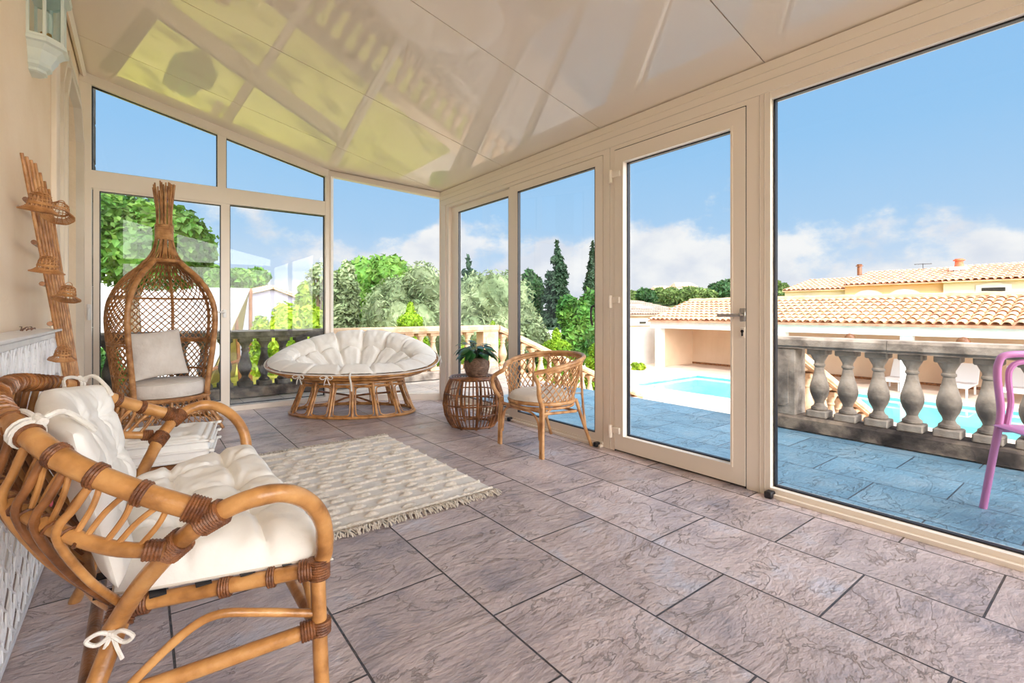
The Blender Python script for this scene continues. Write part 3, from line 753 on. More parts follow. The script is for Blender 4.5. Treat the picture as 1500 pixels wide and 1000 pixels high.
# bindings at the joints
def bind(p, d, r, l):
    mb = MB(); mb.wrap(W(p), d, r, l, 0.0055, 14); mb.build('binding', 'binding', ls)
for sg in (-1, 1):
    bind((0.085, sg*0.545, 0.622), (0.9, sg*0.25, -0.45), 0.024, 0.035)
    bind((0.11, sg*0.557, 0.605), (0.7, sg*0.5, 0.5), 0.0235, 0.05)
    bind((0.055, sg*0.50, 0.545), (0.5, sg*0.5, 0.6), 0.0235, 0.045)
    bind((0.02, sg*0.53, 0.558), (0.98, sg*0.2, -0.2), 0.018, 0.03)
    bind((0.325, sg*0.50, 0.415), (0, 0.02, 1), 0.0225, 0.045)
    bind((0.30, sg*0.49, 0.413), (0.95, sg*0.4, 0.1), 0.022, 0.03)
    bind((-0.03, sg*0.345, 0.372), (0.35, -sg*0.6, 0.9), 0.025, 0.045)
    bind((0.0, sg*0.345, 0.379), (0.95, sg*0.4, 0.1), 0.022, 0.035)
    bind((0.15, sg*0.417, 0.395), (0.92, sg*0.42, 0.1), 0.0205, 0.022)
    bind((0.235, sg*0.457, 0.405), (0.92, sg*0.42, 0.1), 0.0205, 0.016)
    bind((0.327, sg*0.508, 0.285), (0, 0, 1), 0.0205, 0.03)
    bind((0.30, sg*0.503, 0.283), (1, sg*0.2, 0.1), 0.020, 0.03)
    bind((-0.06, sg*0.43, 0.247), (1, sg*0.2, 0.1), 0.020, 0.04)
    bind((-0.085, sg*0.44, 0.23), (0.5, -sg*0.8, 1.2), 0.0225, 0.04)
    for t in (0.075, 0.13, 0.185, 0.24):
        q, dd = along(tops, t if sg > 0 else 1-t); bind(q, dd, 0.0222, 0.018)
# rattan peel spirals round the two rails at the back
for path, r0, nt_, t0, t1 in ((tops, 0.0222, 30, 0.27, 0.73), (lows, 0.015, 34, 0.10, 0.90)):
    mb = MB(); pts = []
    M_ = nt_*10
    for i in range(M_+1):
        t = t0+(t1-t0)*i/M_; q, dd = along(path, t)
        up = Vector((0, 0, 1)); x = dd.cross(up).normalized(); y = x.cross(dd)
        an = 2*PI*nt_*i/M_
        pts.append(W(q+x*math.cos(an)*r0+y*math.sin(an)*r0))
    mb.tube(pts, 0.0032, 5); mb.build('peel_spiral', 'binding' if path is lows else 'rattan_dark', ls)

# loveseat seat cushion
def seat_warp(q):
    # q.x runs across the depth (-.5w..), q.y along the width
    u = (q.x+0.20)/0.40
    b = q.y*(0.655+0.345*min(1, max(0, u))**0.85)
    X = -0.045+u*0.40
    z = 0.405+0.026*u+q.z
    if u > 0.93: z -= (u-0.93)*0.12
    return Vector((X-0.12, b, z-0.45))
def cushion_thing(name, label, loc, mbs, group=None, rz=0):
    t = thing(name, label, 'cushion', loc, rz, group)
    return t
sc = thing('seat_cushion', 'white tufted seat cushion lying on the foreground rattan loveseat', 'cushion', (0.12, LY, 0.45))
mb = cushion(0.40, 1.0, 0.095, 70, 130, tufts=[(x, y) for x in (-0.075, 0.075) for y in (-0.27, 0.0, 0.27)], gx=(-0.075, 0.075), gy=(-0.27, 0.0, 0.27),
             warp=seat_warp, bottom=0.12, gd=0.22, gs=0.012, td=0.55, ts=0.035, wr=0.005, pinch=0.01, p=10, seed=3)
mb.build('cushion_cover', 'cotton', sc)
# seam piping round the lower edge
edge = []
for i in range(40): edge.append((-0.2+0.4*i/39, -0.5))
for i in range(60): edge.append((0.2, -0.5+i/59))
for i in range(40): edge.append((0.2-0.4*i/39, 0.5))
for i in range(60): edge.append((-0.2, 0.5-i/59))
mb = MB(); mb.tube([seat_warp(Vector((x*(1-0.01*(1-(2*y)**2)), y*(1-0.01*(1-(5*x)**2)), 0.002))) for x, y in edge], 0.0028, 5, closed=True); mb.build('piping', 'piping', sc)
mb = MB()
kp = Vector((-0.045-0.12, -0.385, 0.352-0.45))
bow(mb, kp, (0.75, -0.35, 0.0), s=0.034, r=0.0042, nrm=(-0.3, -0.9, 0))
ring_ = [kp+Vector((0.024*math.cos(a)+0.012, 0.03+0.028*math.sin(a), 0.02+0.025*math.cos(a))) for a in [2*PI*i/16 for i in range(16)]]
mb.tube(ring_, 0.0035, 6, closed=True)
mb.build('tie', 'cotton_tie', sc)
# loveseat back cushion, leaning on the spindles and bending with the curved back
def back_warp(q):
    v = (q.x+0.21)/0.42           # 0 bottom .. 1 top
    b = q.y
    curve = 0.30*(b*b)/(0.45)
    X = -0.060-0.130*v+curve*(0.25+0.65*v)*0.9
    z = 0.435+0.375*v-0.05*v*abs(b)/0.45
    nrm = Vector((0.93, 0, 0.36))
    p_ = Vector((X, b*(0.93+0.05*v), z))+nrm*q.z
    return p_-Vector((-0.08, 0, 0.6))
bc = thing('back_cushion', 'white tufted back cushion leaning in the foreground rattan loveseat', 'cushion', (-0.08, LY, 0.6))
mb = cushion(0.42, 0.80, 0.075, 70, 120, tufts=[(x, y) for x in (-0.06, 0.09) for y in (-0.24, 0.0, 0.24)], gx=(-0.06, 0.09), gy=(-0.24, 0.0, 0.24),
             warp=back_warp, bottom=0.3, gd=0.12, gs=0.010, td=0.45, ts=0.035, wr=0.0045, pinch=0.02, p=8, seed=11)
mb.build('cushion_cover', 'cotton', bc)
for sg, at_ in ((-1, 0.755), (1, 0.235)):
    q, dd = along(tops, at_)
    up = Vector((0, 0, 1)); x = dd.cross(up).normalized(); y = x.cross(dd)
    mb = MB()
    for o in (-0.006, 0.006):
        rg = [q+dd*o+(x*math.cos(a)+y*math.sin(a))*0.0255-Vector((-0.08, 0, 0.6)) for a in [2*PI*i/16 for i in range(16)]]
        mb.tube(rg, 0.0042, 6, closed=True)
    c0 = q+x*(-0.0)+Vector((0.018, 0.0, 0.022))-Vector((-0.08, 0, 0.6))
    mb.tube(smooth_path([c0, c0+Vector((0.03, 0.02*sg*-1, 0.01)), c0+Vector((0.06, -sg*0.05, -0.02)), c0+Vector((0.075, -sg*0.08, -0.045))], 5), [0.006]*16, 7)
    mb.tube(smooth_path([c0, c0+Vector((-0.02, -sg*0.03, 0.012)), c0+Vector((-0.035, -sg*0.07, 0.01)), c0+Vector((-0.03, -sg*0.11, -0.01))], 5), [0.005]*16, 7)
    mb.tube([c0-dd*0.012, c0+dd*0.012], 0.010, 10)
    mb.build('tie', 'cotton_tie', bc)
mb = MB(); mb.bev((-0.055, -0.375, 0.04), (0.004, 0.016, 0.022), 0.001); mb.build('care_label', 'pinktag', bc)['label'] = 'tiny pink fabric label'

# ------------------------------------------------------------------ hooded egg chair
EG = (0.16, 4.98)
eg = thing('egg_chair', 'tall onion shaped rattan hooded chair with bundled cane neck, by the far left window', 'chair', (EG[0], EG[1], 0), math.radians(14))
prof = [(0.30, 0.315), (0.40, 0.322), (0.55, 0.343), (0.75, 0.365), (0.93, 0.378), (1.08, 0.362), (1.22, 0.30), (1.33, 0.21), (1.40, 0.13), (1.425, 0.105)]
def rz(z):
    if z <= prof[0][0]: return prof[0][1]
    for (a, ra), (b, rb) in zip(prof, prof[1:]):
        if z <= b:
            t = (z-a)/(b-a); t2 = t
            return ra+(rb-ra)*t2
    return prof[-1][1]
zs = smooth_path([(r, 0, z) for z, r in prof], 8)
def rsm(z):
    for a, b in zip(zs, zs[1:]):
        if a.z <= z <= b.z+1e-9: return a.x+(b.x-a.x)*(z-a.z)/(b.z-a.z+1e-9)
    return zs[0].x if z < zs[0].z else zs[-1].x
def EP(th, z, dr=0): r = rsm(z)+dr; return (r*math.cos(th), r*math.sin(th), z)
OPN = math.radians(53)
tl, tr = -PI/2-OPN, -PI/2+OPN            # opening edges (opening faces local -y)
# thick ribs at the opening, thinner ribs behind
for th in (tl, tr):
    mb = MB(); mb.cane([EP(th, z) for z in (0.30, 0.45, 0.62, 0.8, 0.95, 1.08, 1.2, 1.3, 1.38, 1.425)], 0.021, 12, 5, knots=0.13); mb.build('front_rib', 'rattan_egg', eg)
for k in range(1, 5):
    th = tr+(2*PI-2*OPN)*k/5
    mb = MB(); mb.cane([EP(th, z) for z in (0.30, 0.45, 0.62, 0.8, 0.95, 1.08, 1.2, 1.3, 1.38, 1.425)], 0.012, 10, 5, knots=0.13); mb.build('rib', 'rattan_egg', eg)
def arc(z, r, name, full=False, dr=0):
    mb = MB()
    if full: mb.tube([EP(2*PI*i/48, z, dr) for i in range(48)], r, 8, closed=True)
    else: mb.tube([EP(tr+(2*PI-2*OPN)*i/40, z, dr) for i in range(41)], r, 8)
    mb.build(name, 'rattan_egg', eg)
for z in (0.50, 0.74, 1.12): arc(z, 0.009, 'hoop')
arc(0.76, 0.009, 'hoop')
arc(1.425, 0.017, 'crown_ring', True)
arc(0.30, 0.018, 'seat_ring', True)
# diagonal lattice over the back and sides
mb = MB()
span = 2*PI-2*OPN
nd = 30; slope = 1.55
for sg in (-1, 1):
    for k in range(-nd, nd*2):
        pts = []
        for i in range(61):
            z = 0.31+(1.425-0.31)*i/60
            u = k/nd+sg*slope*(z-0.3)/1.12*0.42
            if 0 <= u <= 1: pts.append(EP(tr+span*u, z, 0.003*sg))
            else:
                if len(pts) > 1: mb.tube(pts, 0.0045, 5)
                pts = []
        if len(pts) > 1: mb.tube(pts, 0.0045, 5)
mb.build('lattice', 'rattan_egg', eg)
# canes fanning from the dome up through the neck
rn = random.Random(4)
mb = MB()
for k in range(44):
    th = 2*PI*k/44+rn.uniform(-0.05, 0.05)
    zlow = 1.20 if not (tl < th-2*PI < tr or tl < th < tr) else 1.40
    if zlow == 1.20: zlow = 1.16+rn.random()*0.12
    sw = rn.uniform(-0.25, 0.25); rt = 0.045+0.02*rn.random(); htop = 2.02+rn.random()*0.06
    pts = []
    if zlow < 1.4:
        for z in (zlow, (zlow+1.37)/2, 1.37): pts.append(EP(th, z, 0.010))
    pts.append((0.118*math.cos(th), 0.118*math.sin(th), 1.44))
    pts.append((0.085*math.cos(th+sw*0.3), 0.085*math.sin(th+sw*0.3), 1.50))
    pts.append((0.062*math.cos(th+sw), 0.062*math.sin(th+sw), 1.59))
    pts.append((0.054*math.cos(th+sw), 0.054*math.sin(th+sw), 1.70))
    pts.append((0.052*math.cos(th+sw), 0.052*math.sin(th+sw), 1.82))
    pts.append(((rt+0.012)*math.cos(th+sw), (rt+0.012)*math.sin(th+sw), htop))
    mb.tube(smooth_path(pts, 4), 0.0055, 6)
mb.build('neck_canes', 'rattan_egg', eg)
mb = MB(); mb.tube([(0, 0, 1.60+0.006*i) for i in range(22)], [0.064+(0.0035 if i % 2 else 0) for i in range(22)], 24); mb.build('neck_binding', 'rattan_light', eg)
# seat base: solid woven deck and a flaring lattice skirt
mb = MB(); mb.lathe([(0.0, 0.285), (0.305, 0.285), (0.315, 0.295), (0.305, 0.31), (0.0, 0.31)], seg=40); mb.build('seat_deck', 'rattan_egg', eg)
def SK(th, t, dr=0):
    r = 0.315+0.015*t+0.085*t**2.2; r += dr
    return (r*math.cos(th), r*math.sin(th)*0.97, 0.30-0.245*t)
mb = MB()
for sg in (-1, 1):
    for k in range(46):
        th0 = 2*PI*k/46
        mb.tube([SK(th0+sg*0.42*i/8, i/8, 0.003*sg) for i in range(9)], 0.004, 5)
mb.build('skirt_lattice', 'rattan_egg', eg)
mb = MB(); mb.tube([SK(2*PI*i/48, 1.0) for i in range(48)], 0.014, 8, closed=True); mb.build('base_ring', 'rattan_egg', eg)
mb = MB(); mb.tube([SK(2*PI*i/48, 0.5) for i in range(48)], 0.006, 8, closed=True); mb.build('hoop', 'rattan_egg', eg)
for k in range(6):
    th = -PI/2+OPN+2*PI*k/6
    mb = MB(); mb.cane([SK(th, 0.0, 0.004), SK(th, 0.5, 0.006), SK(th, 0.9, 0.008), tuple(Vector(SK(th, 1.0, 0.03))+Vector((0, 0, -0.052)))], 0.013, 10, 5, knots=0); mb.build('foot', 'rattan_egg', eg)
t = thing('seat_cushion', 'thick round white seat pad inside the hooded egg chair', 'cushion', (EG[0], EG[1], 0.31), math.radians(14))
def rwarp(q):
    x, y = q.x, q.y
    m = max(abs(x), abs(y)); r = math.hypot(x, y)
    if r > 1e-6: k = m/r; x *= k*1.0; y *= k
    return Vector((x, y, q.z))
mb = MB(); mb.lathe([(0.0, 0.0), (0.26, 0.0), (0.282, 0.008), (0.292, 0.03), (0.295, 0.07), (0.288, 0.105), (0.268, 0.122), (0.18, 0.130), (0.0, 0.134)], seg=48, capb=False, capt=False); mb.build('pad', 'linen', t)
mb = MB()
for z, r in ((0.012, 0.286), (0.116, 0.276)): mb.tube([(r*math.cos(2*PI*i/48), r*math.sin(2*PI*i/48), z) for i in range(48)], 0.004, 6, closed=True)
mb.build('piping', 'piping', t)
# throw pillow leaning back inside the egg chair
def pw(q):
    R = Matrix.Rotation(math.radians(72), 3, 'X') @ Matrix.Rotation(math.radians(5), 3, 'Z')
    return R @ q
t = thing('throw_pillow', 'square off-white pillow leaning back inside the egg chair', 'pillow', (EG[0]-0.045, EG[1]+0.03, 0.65), math.radians(14))
cushion(0.39, 0.40, 0.14, 44, 44, warp=pw, pinch=0.06, p=2.2, wr=0.007, seed=5).build('pillow_cover', 'linen', t)

# ------------------------------------------------------------------ floor cushion on a low rattan stool
FC = (0.09, 3.44)
t = thing('low_stool', 'low rattan stool under the square mattress cushion', 'stool', (FC[0], FC[1], 0), math.radians(-10))
mb = MB(); mb.tube(smooth_path([(x*0.21, y*0.21, 0.155) for x, y in ((-1, -0.9), (-0.9, -1), (0.9, -1), (1, -0.9), (1, 0.9), (0.9, 1), (-0.9, 1), (-1, 0.9))], 4, True), 0.014, 8, closed=True); mb.build('rim', 'rattan_dark', t)
mb = MB()
for k in range(13): mb.tube([(-0.2+0.4*k/12, -0.2, 0.16), (-0.2+0.4*k/12, 0.2, 0.16)], 0.008, 6)
mb.build('woven_top', 'rattan_dark', t)
for sx_ in (-1, 1):
    for sy_ in (-1, 1):
        mb = MB(); mb.cane([(sx_*0.19, sy_*0.19, 0.155), (sx_*0.205, sy_*0.205, 0.0)], 0.014, 8, knots=0); mb.build('leg', 'rattan_dark', t)
mb = MB(); mb.bev((0, 0, 0.105), (0.38, 0.38, 0.07), 0.02); mb.build('fabric_lining', 'grey_cloth', t)['label'] = 'grey fabric lining'
t = thing('floor_cushion', 'square white mattress cushion with stitched ridges on the low stool behind the loveseat arm', 'cushion', (FC[0], FC[1], 0.24), math.radians(-10))
cushion(0.52, 0.50, 0.15, 60, 60, tufts=[(a, b) for a in (-0.12, 0.12) for b in (-0.12, 0.12)], gx=(-0.215, 0.215), gy=(-0.205, 0.205), gd=0.14, gs=0.01, td=0.4, ts=0.03, wr=0.003, pinch=0.0, p=14, seed=8).build('cushion_cover', 'cotton', t)
mb = MB()
for z in (-0.05, 0.0, 0.05):
    mb.tube(smooth_path([(x*0.262, y*0.252, z) for x, y in ((-1, -0.93), (-0.93, -1), (0.93, -1), (1, -0.93), (1, 0.93), (0.93, 1), (-0.93, 1), (-1, 0.93))], 4, True), 0.008, 6, closed=True)
mb.build('stitched_edge', 'cotton', t)

# ------------------------------------------------------------------ double papasan
PC = (1.69, 4.82)
pp = thing('double_papasan', 'wide oval rattan papasan seat standing in the corner of the veranda', 'papasan chair', (PC[0], PC[1], 0), -TH)
PA, PB = 0.83, 0.43
def rim(ph, k=1.0, dz=0):
    c, s_ = math.cos(ph), math.sin(ph)
    return Vector((PA*k*c, PB*k*s_, 0.575+0.165*s_-0.07*c*c+dz))
def bowl(rho, ph):
    R_ = rim(ph); z0 = 0.335
    return Vector((R_.x*rho, R_.y*rho, z0+(R_.z-z0)*rho**2.3))
mb = MB(); mb.cane([rim(2*PI*i/40) for i in range(40)], 0.019, 10, 3, closed=True, knots=0.4); mb.build('rim', 'rattan', pp)
mb = MB(); mb.cane([bowl(0.88, 2*PI*i/40)+Vector((0, 0, -0.015)) for i in range(40)], 0.012, 8, 2, closed=True, knots=0); mb.build('bowl_hoop', 'rattan', pp)
mb = MB(); mb.cane([bowl(0.45, 2*PI*i/30)+Vector((0, 0, -0.01)) for i in range(30)], 0.014, 8, 2, closed=True, knots=0); mb.build('bowl_hoop', 'rattan', pp)
for k in range(18):
    ph = 2*PI*k/18+0.1
    mb = MB(); mb.cane([bowl(r, ph)+Vector((0, 0, -0.004)) for r in (0.42, 0.6, 0.75, 0.88, 1.0)], 0.009, 8, 3, knots=0); mb.build('bowl_rib', 'rattan', pp)
def bs(ph, t, dr=0):   # base surface, t 0 top .. 1 bottom
    a = 0.50+0.115*t**1.3+dr; b = 0.285+0.075*t**1.3+dr
    return Vector((a*math.cos(ph), b*math.sin(ph), 0.335-0.318*t))
for t_, r_ in ((0.0, 0.0145), (0.10, 0.010), (1.0, 0.0145)):
    mb = MB(); mb.cane([bs(2*PI*i/36, t_) for i in range(36)], r_, 9, 2, closed=True, knots=0); mb.build('base_ring', 'rattan', pp)
# posts at equal spacing along the ellipse
NP_ = 14
dense = [bs(2*PI*i/720, 1.0) for i in range(721)]
cum = [0]
for a, b in zip(dense, dense[1:]): cum.append(cum[-1]+(b-a).length)
angs = []
for k in range(NP_):
    T_ = cum[-1]*((k+0.5)/NP_+0.25) % cum[-1]
    angs.append(2*PI*next(i for i, c in enumerate(cum) if c >= T_)/720)
angs.sort()
for ph in angs:
    mb = MB(); mb.cane([bs(ph, t_) for t_ in (0, 0.35, 0.7, 1.0)], 0.0145, 9, 3, knots=0.12); mb.build('post', 'rattan', pp)
for a, b in zip(angs, angs[1:]+[angs[0]+2*PI]):
    e = (b-a)*0.13
    ring_ = [(a+e, 0.3), (a+e, 0.8), (a+e*1.8, 0.94), (b-e*1.8, 0.94), (b-e, 0.8), (b-e, 0.3), (b-e*1.8, 0.15), (a+e*1.8, 0.15)]
    mb = MB(); mb.cane([bs(p_, t_, -0.002) for p_, t_ in ring_], 0.0065, 7, 3, closed=True, knots=0); mb.build('loop', 'rattan', pp)
mb = MB()
for sg in (-1, 1): mb.cane([bs(PI/2+sg*0.9, 0.5), (0, 0, 0.16), bs(-PI/2+sg*0.9+0.2, 0.6)*0.6], 0.01, 8, 4)
mb.build('cross_brace', 'rattan_dark', pp)
pc = thing('papasan_cushion', 'big white tufted oval cushion filling the double papasan', 'cushion', (PC[0], PC[1], 0), -TH)
NG = 16
def pcs(u, v, top=True):
    ph = 2*PI*u; rho = v*1.045
    base = bowl(min(rho, 1.045), ph)
    if rho > 0.9: base.z -= (rho-0.9)*0.16
    sm = max(0, min(1, (rho-0.35)/0.5)); sm = sm*sm*(3-2*sm)
    th_ = (0.05+0.075*sm)*max(0.0, 1-(rho/1.05)**14)**0.5
    g = abs(((ph/(2*PI)*NG) % 1)-0.5)*2      # 1 at groove, 0 mid
    dist = (1-g)*0.5*(2*PI/NG)*math.hypot(rim(ph).x, rim(ph).y)*rho
    og = math.exp(-(dist/0.011)**2)*min(1, max(0, (rho-0.3)/0.1))
    ring_g = math.exp(-((rho-0.76)/0.018)**2)
    tuft = math.exp(-(dist**2+((rho-0.76)*0.5)**2)/0.035**2)
    # inner patch seams
    x, y = base.x, base.y
    ig = 0
    if rho < 0.3:
        for gx_ in (-0.33, -0.16, 0.0, 0.16, 0.33): ig = max(ig, math.exp(-((x-gx_)/0.010)**2))
    th_ *= (1-0.5*og)*(1-0.5*ring_g)*(1-0.6*tuft)*(1-0.4*ig)
    wr = noise.noise(Vector((math.cos(ph)*9, math.sin(ph)*9, rho*3)))*0.012+noise.noise(Vector((x*22, y*22, 3)))*0.006
    wr += 0.004*math.sin(ph*NG*4)*max(0, rho-0.8)*4
    n_ = Vector((-x*0.55, -y*1.0, 0.9)).normalized() if rho > 0.3 else Vector((0, 0, 1))
    k = max(0, min(1, (rho-0.2)/0.3)); n_ = Vector((0, 0, 1)).lerp(Vector((-x*0.8*rho, -y*1.4*rho, 0.8)).normalized(), k).normalized()
    if not top: return base+n_*(0.014)
    return base+n_*(0.02+th_+wr*min(1, (1.05-rho)*6))
mb = MB()
mb.grid(lambda u, v: pcs(u, 0.02+0.98*v), 560, 80, closeu=True)
mb.grid(lambda u, v: pcs(u, 0.02+0.98*v, False), 240, 30, closeu=True)
mb.build('cushion_cover', 'cotton', pc, angle=1.2)
mb = MB(); mb.tube([rim(2*PI*i/80, 1.035, 0.012) for i in range(80)], 0.006, 6, closed=True); mb.build('piping', 'cotton_tie', pc)
for ph in (-PI/2-0.42, -PI/2-0.10, -PI/2+0.14, 0.12, PI/2-0.1, PI/2+0.35):
    mb = MB(); q = rim(ph, 1.03, 0.0); s_ = 1 if ph < 0.5 else -1
    if abs(ph+PI/2-0.14) < 0.01:
        mb.tube(smooth_path([rim(ph, 0.97, 0.035), q+Vector((0, -0.012, 0)), q+Vector((0.012, -0.012, -0.06)), q+Vector((0.014, -0.005, -0.13))], 5), 0.009, 7)
    else:
        tg = (rim(ph+0.02)-rim(ph-0.02)).normalized(); o = Vector((rim(ph).x, rim(ph).y*2, 0)).normalized()
        bow(mb, q+o*0.012, tg, s=0.05, r=0.0045, nrm=o)
    mb.build('tie', 'cotton_tie', pc)

# ------------------------------------------------------------------ drum side table with plant
DT = (2.33, 3.60)
dt_ = thing('drum_side_table', 'barrel shaped rattan side table beside the double papasan, holding a potted plant', 'side table', (DT[0], DT[1], 0))
def dr_(z):  # barrel radius
    t = (z-0.21)/0.21
    return 0.262-0.085*t*t*(1 if t < 0 else 0.72)
for k in range(44):
    th = 2*PI*k/44
    if k % 5 == 0: continue
    mb = MB(); mb.tube([(dr_(z)*math.cos(th), dr_(z)*math.sin(th), z) for z in (0.02, 0.08, 0.14, 0.21, 0.28, 0.34, 0.38, 0.415)], 0.0052, 6); mb.build('spindle', 'rattan_dark', dt_)
for k in range(0, 44, 5):
    th = 2*PI*k/44
    mb = MB(); mb.tube([(dr_(z)*math.cos(th), dr_(z)*math.sin(th), z) for z in (0.0, 0.06, 0.12, 0.21, 0.28, 0.34, 0.38, 0.42)], 0.0125, 8); mb.build('stave', 'rattan_dark', dt_)
for z, r in ((0.018, 0.011), (0.13, 0.006), (0.21, 0.007), (0.30, 0.006), (0.425, 0.013)):
    mb = MB(); mb.tube([((dr_(min(z, 0.42)))*math.cos(2*PI*i/48), dr_(min(z, 0.42))*math.sin(2*PI*i/48), z) for i in range(48)], r, 8, closed=True); mb.build('hoop', 'rattan_dark', dt_)
mb = MB()
for r in (0.025, 0.05, 0.075, 0.10, 0.125, 0.15, 0.172): mb.tube([(r*math.cos(2*PI*i/40), r*math.sin(2*PI*i/40), 0.43) for i in range(40)], 0.006, 6, closed=True)
for k in range(20): mb.tube([(0.0, 0.0, 0.423), (0.19*math.cos(2*PI*k/20), 0.19*math.sin(2*PI*k/20), 0.423)], 0.005, 5)
mb.build('table_top', 'rattan_dark', dt_)
pl_ = thing('potted_plant', 'dark green peace lily in a brown woven pot on the drum table', 'potted plant', (DT[0]+0.02, DT[1]-0.03, 0.436))
mb = MB(); mb.lathe([(0.0, 0), (0.075, 0), (0.092, 0.02), (0.108, 0.07), (0.11, 0.11), (0.102, 0.155), (0.098, 0.165), (0.09, 0.165), (0.09, 0.14), (0.0, 0.14)], seg=32, capb=False, capt=False)
mb.build('pot', 'pot', pl_)
mb = MB()
for k in range(11):
    z = 0.015+k*0.014; r = [0.088, 0.095, 0.1, 0.104, 0.107, 0.109, 0.1105, 0.111, 0.109, 0.1065, 0.104][k]
    mb.tube([((r+0.001*math.sin(i*3.1))*math.cos(2*PI*i/40), (r+0.001*math.sin(i*3.1))*math.sin(2*PI*i/40), z+0.003*math.sin(i*PI/2+k)) for i in range(40)], 0.0035, 5, closed=True)
mb.build('woven_ridges', 'pot', pl_)
mb = MB(); mb.lathe([(0, 0.141), (0.089, 0.141), (0.0, 0.15)], seg=20, capb=False, capt=False); mb.build('soil', 'soil', pl_)
rn = random.Random(12)
for k in range(46):
    th = rn.uniform(0, 2*PI); lean = rn.uniform(0.15, 1.0); Ls = rn.uniform(0.09, 0.17); ll = rn.uniform(0.10, 0.17); lw = ll*rn.uniform(0.2, 0.28)
    o = Vector((math.cos(th), math.sin(th), 0)); sd_ = Vector((-math.sin(th), math.cos(th), 0))
    p0 = Vector((0, 0, 0.14))+o*0.03*rn.random()
    p1 = p0+o*Ls*lean*0.75+Vector((0, 0, Ls*(1.1-lean*0.45)))
    mb = MB(); mb.tube(smooth_path([p0, p0.lerp(p1, 0.5)+Vector((0, 0, 0.015)), p1], 4), 0.0018, 5); 
    el_ = 0.8-lean*1.1
    nL = 9; vs_ = []
    for i in range(nL):
        t_ = i/(nL-1)
        dirv = (o*math.cos(el_-t_*1.0)+Vector((0, 0, math.sin(el_-t_*1.0))))
        cpt = p1+dirv*ll*t_ if i == 0 else vs_[-2]+dirv*(ll/(nL-1))
        wd_ = lw*math.sin(PI*min(1, t_**0.8))**0.8 if 0 < t_ < 1 else 0.0008
        up_ = sd_.cross(dirv).normalized()
        vs_ += [cpt+sd_*wd_+up_*wd_*0.25, cpt, cpt-sd_*wd_+up_*wd_*0.25]
    fs = []
    for i in range(nL-1):
        for j in (0, 1): a = i*3+j; fs.append((a, a+1, a+4, a+3))
    mb.add(vs_, fs); mb.build('leaf', 'houseleaf', pl_)

# ------------------------------------------------------------------ small barrel chair by the glazed wall
BC = (2.38, 2.74)
bch = thing('tub_chair', 'pale rattan tub chair with a diamond lattice back, beside the drum table', 'chair', (BC[0], BC[1], 0))
# local -x is the front
def seatp(ph, k=1.0, z=0.36): return Vector((0.235*k*math.cos(ph), 0.25*k*math.sin(ph), z))
mb = MB(); mb.cane([seatp(2*PI*i/24, 1, 0.355) for i in range(24)], 0.014, 10, 2, closed=True, knots=0); mb.build('seat_ring', 'rattan_light', bch)
mb = MB(); mb.cane([seatp(2*PI*i/24, 0.97, 0.325) for i in range(24)], 0.010, 10, 2, closed=True, knots=0); mb.build('seat_ring', 'rattan_light', bch)
mb = MB()
for k in range(11):
    y = -0.2+0.4*k/10; xx = 0.23*math.sqrt(max(0, 1-(y/0.25)**2)); mb.tube([(-xx, y, 0.357), (xx, y, 0.357)], 0.006, 6)
mb.build('seat_slats', 'rattan_light', bch)
def armr(t):   # t from -1 (near arm front) to 1
    ph = t*PI*0.80
    z = 0.68-0.11*abs(t)**2.2
    return Vector((0.02+0.295*math.cos(ph), 0.305*math.sin(ph), z))
pts = [Vector((-0.205, -0.245, 0.355)), Vector((-0.25, -0.265, 0.43)), Vector((-0.255, -0.262, 0.51))]+[armr(-1+2*i/16) for i in range(17)]+[Vector((-0.255, 0.262, 0.51)), Vector((-0.25, 0.265, 0.43)), Vector((-0.205, 0.245, 0.355))]
armpath = smooth_path(pts, 6)
mb = MB(); mb.tube(armpath, 0.0155, 10); mb.build('arm_rail', 'rattan_light', bch)
mb = MB(); mb.tube([p*1.0+Vector((-0.012 if abs(p.y) > 0.2 else 0, 0, -0.022)) for p in armpath[24:-24]], 0.010, 8); mb.build('arm_rail', 'rattan_light', bch)
def bp_(t, v):    # back surface, v 0 seat .. 1 rail
    a = armr(t); ph = t*PI*0.80
    s_ = Vector((0.225*math.cos(ph), 0.245*math.sin(ph), 0.365))
    return s_.lerp(a, v)
mb = MB()
for t0, t1 in ((-0.95, -0.44), (-0.27, 0.27), (0.44, 0.95)):
    wdt = t1-t0; nk = 7
    for sg in (-1, 1):
        for k in range(-nk, 2*nk):
            pts = []
            for i in range(25):
                v = i/24; u = k/nk+sg*v*0.62
                if 0 <= u <= 1: pts.append(bp_(t0+wdt*u, v)*1.0)
                else:
                    if len(pts) > 1: mb.tube(pts, 0.0042, 5)
                    pts = []
            if len(pts) > 1: mb.tube(pts, 0.0042, 5)
mb.build('lattice', 'rattan_light', bch)
for t_ in (-0.44, -0.27, 0.27, 0.44):
    mb = MB(); mb.tube([bp_(t_, 0.0), bp_(t_, 0.5), bp_(t_, 1.0)], 0.009, 8); mb.build('back_post', 'rattan_light', bch)
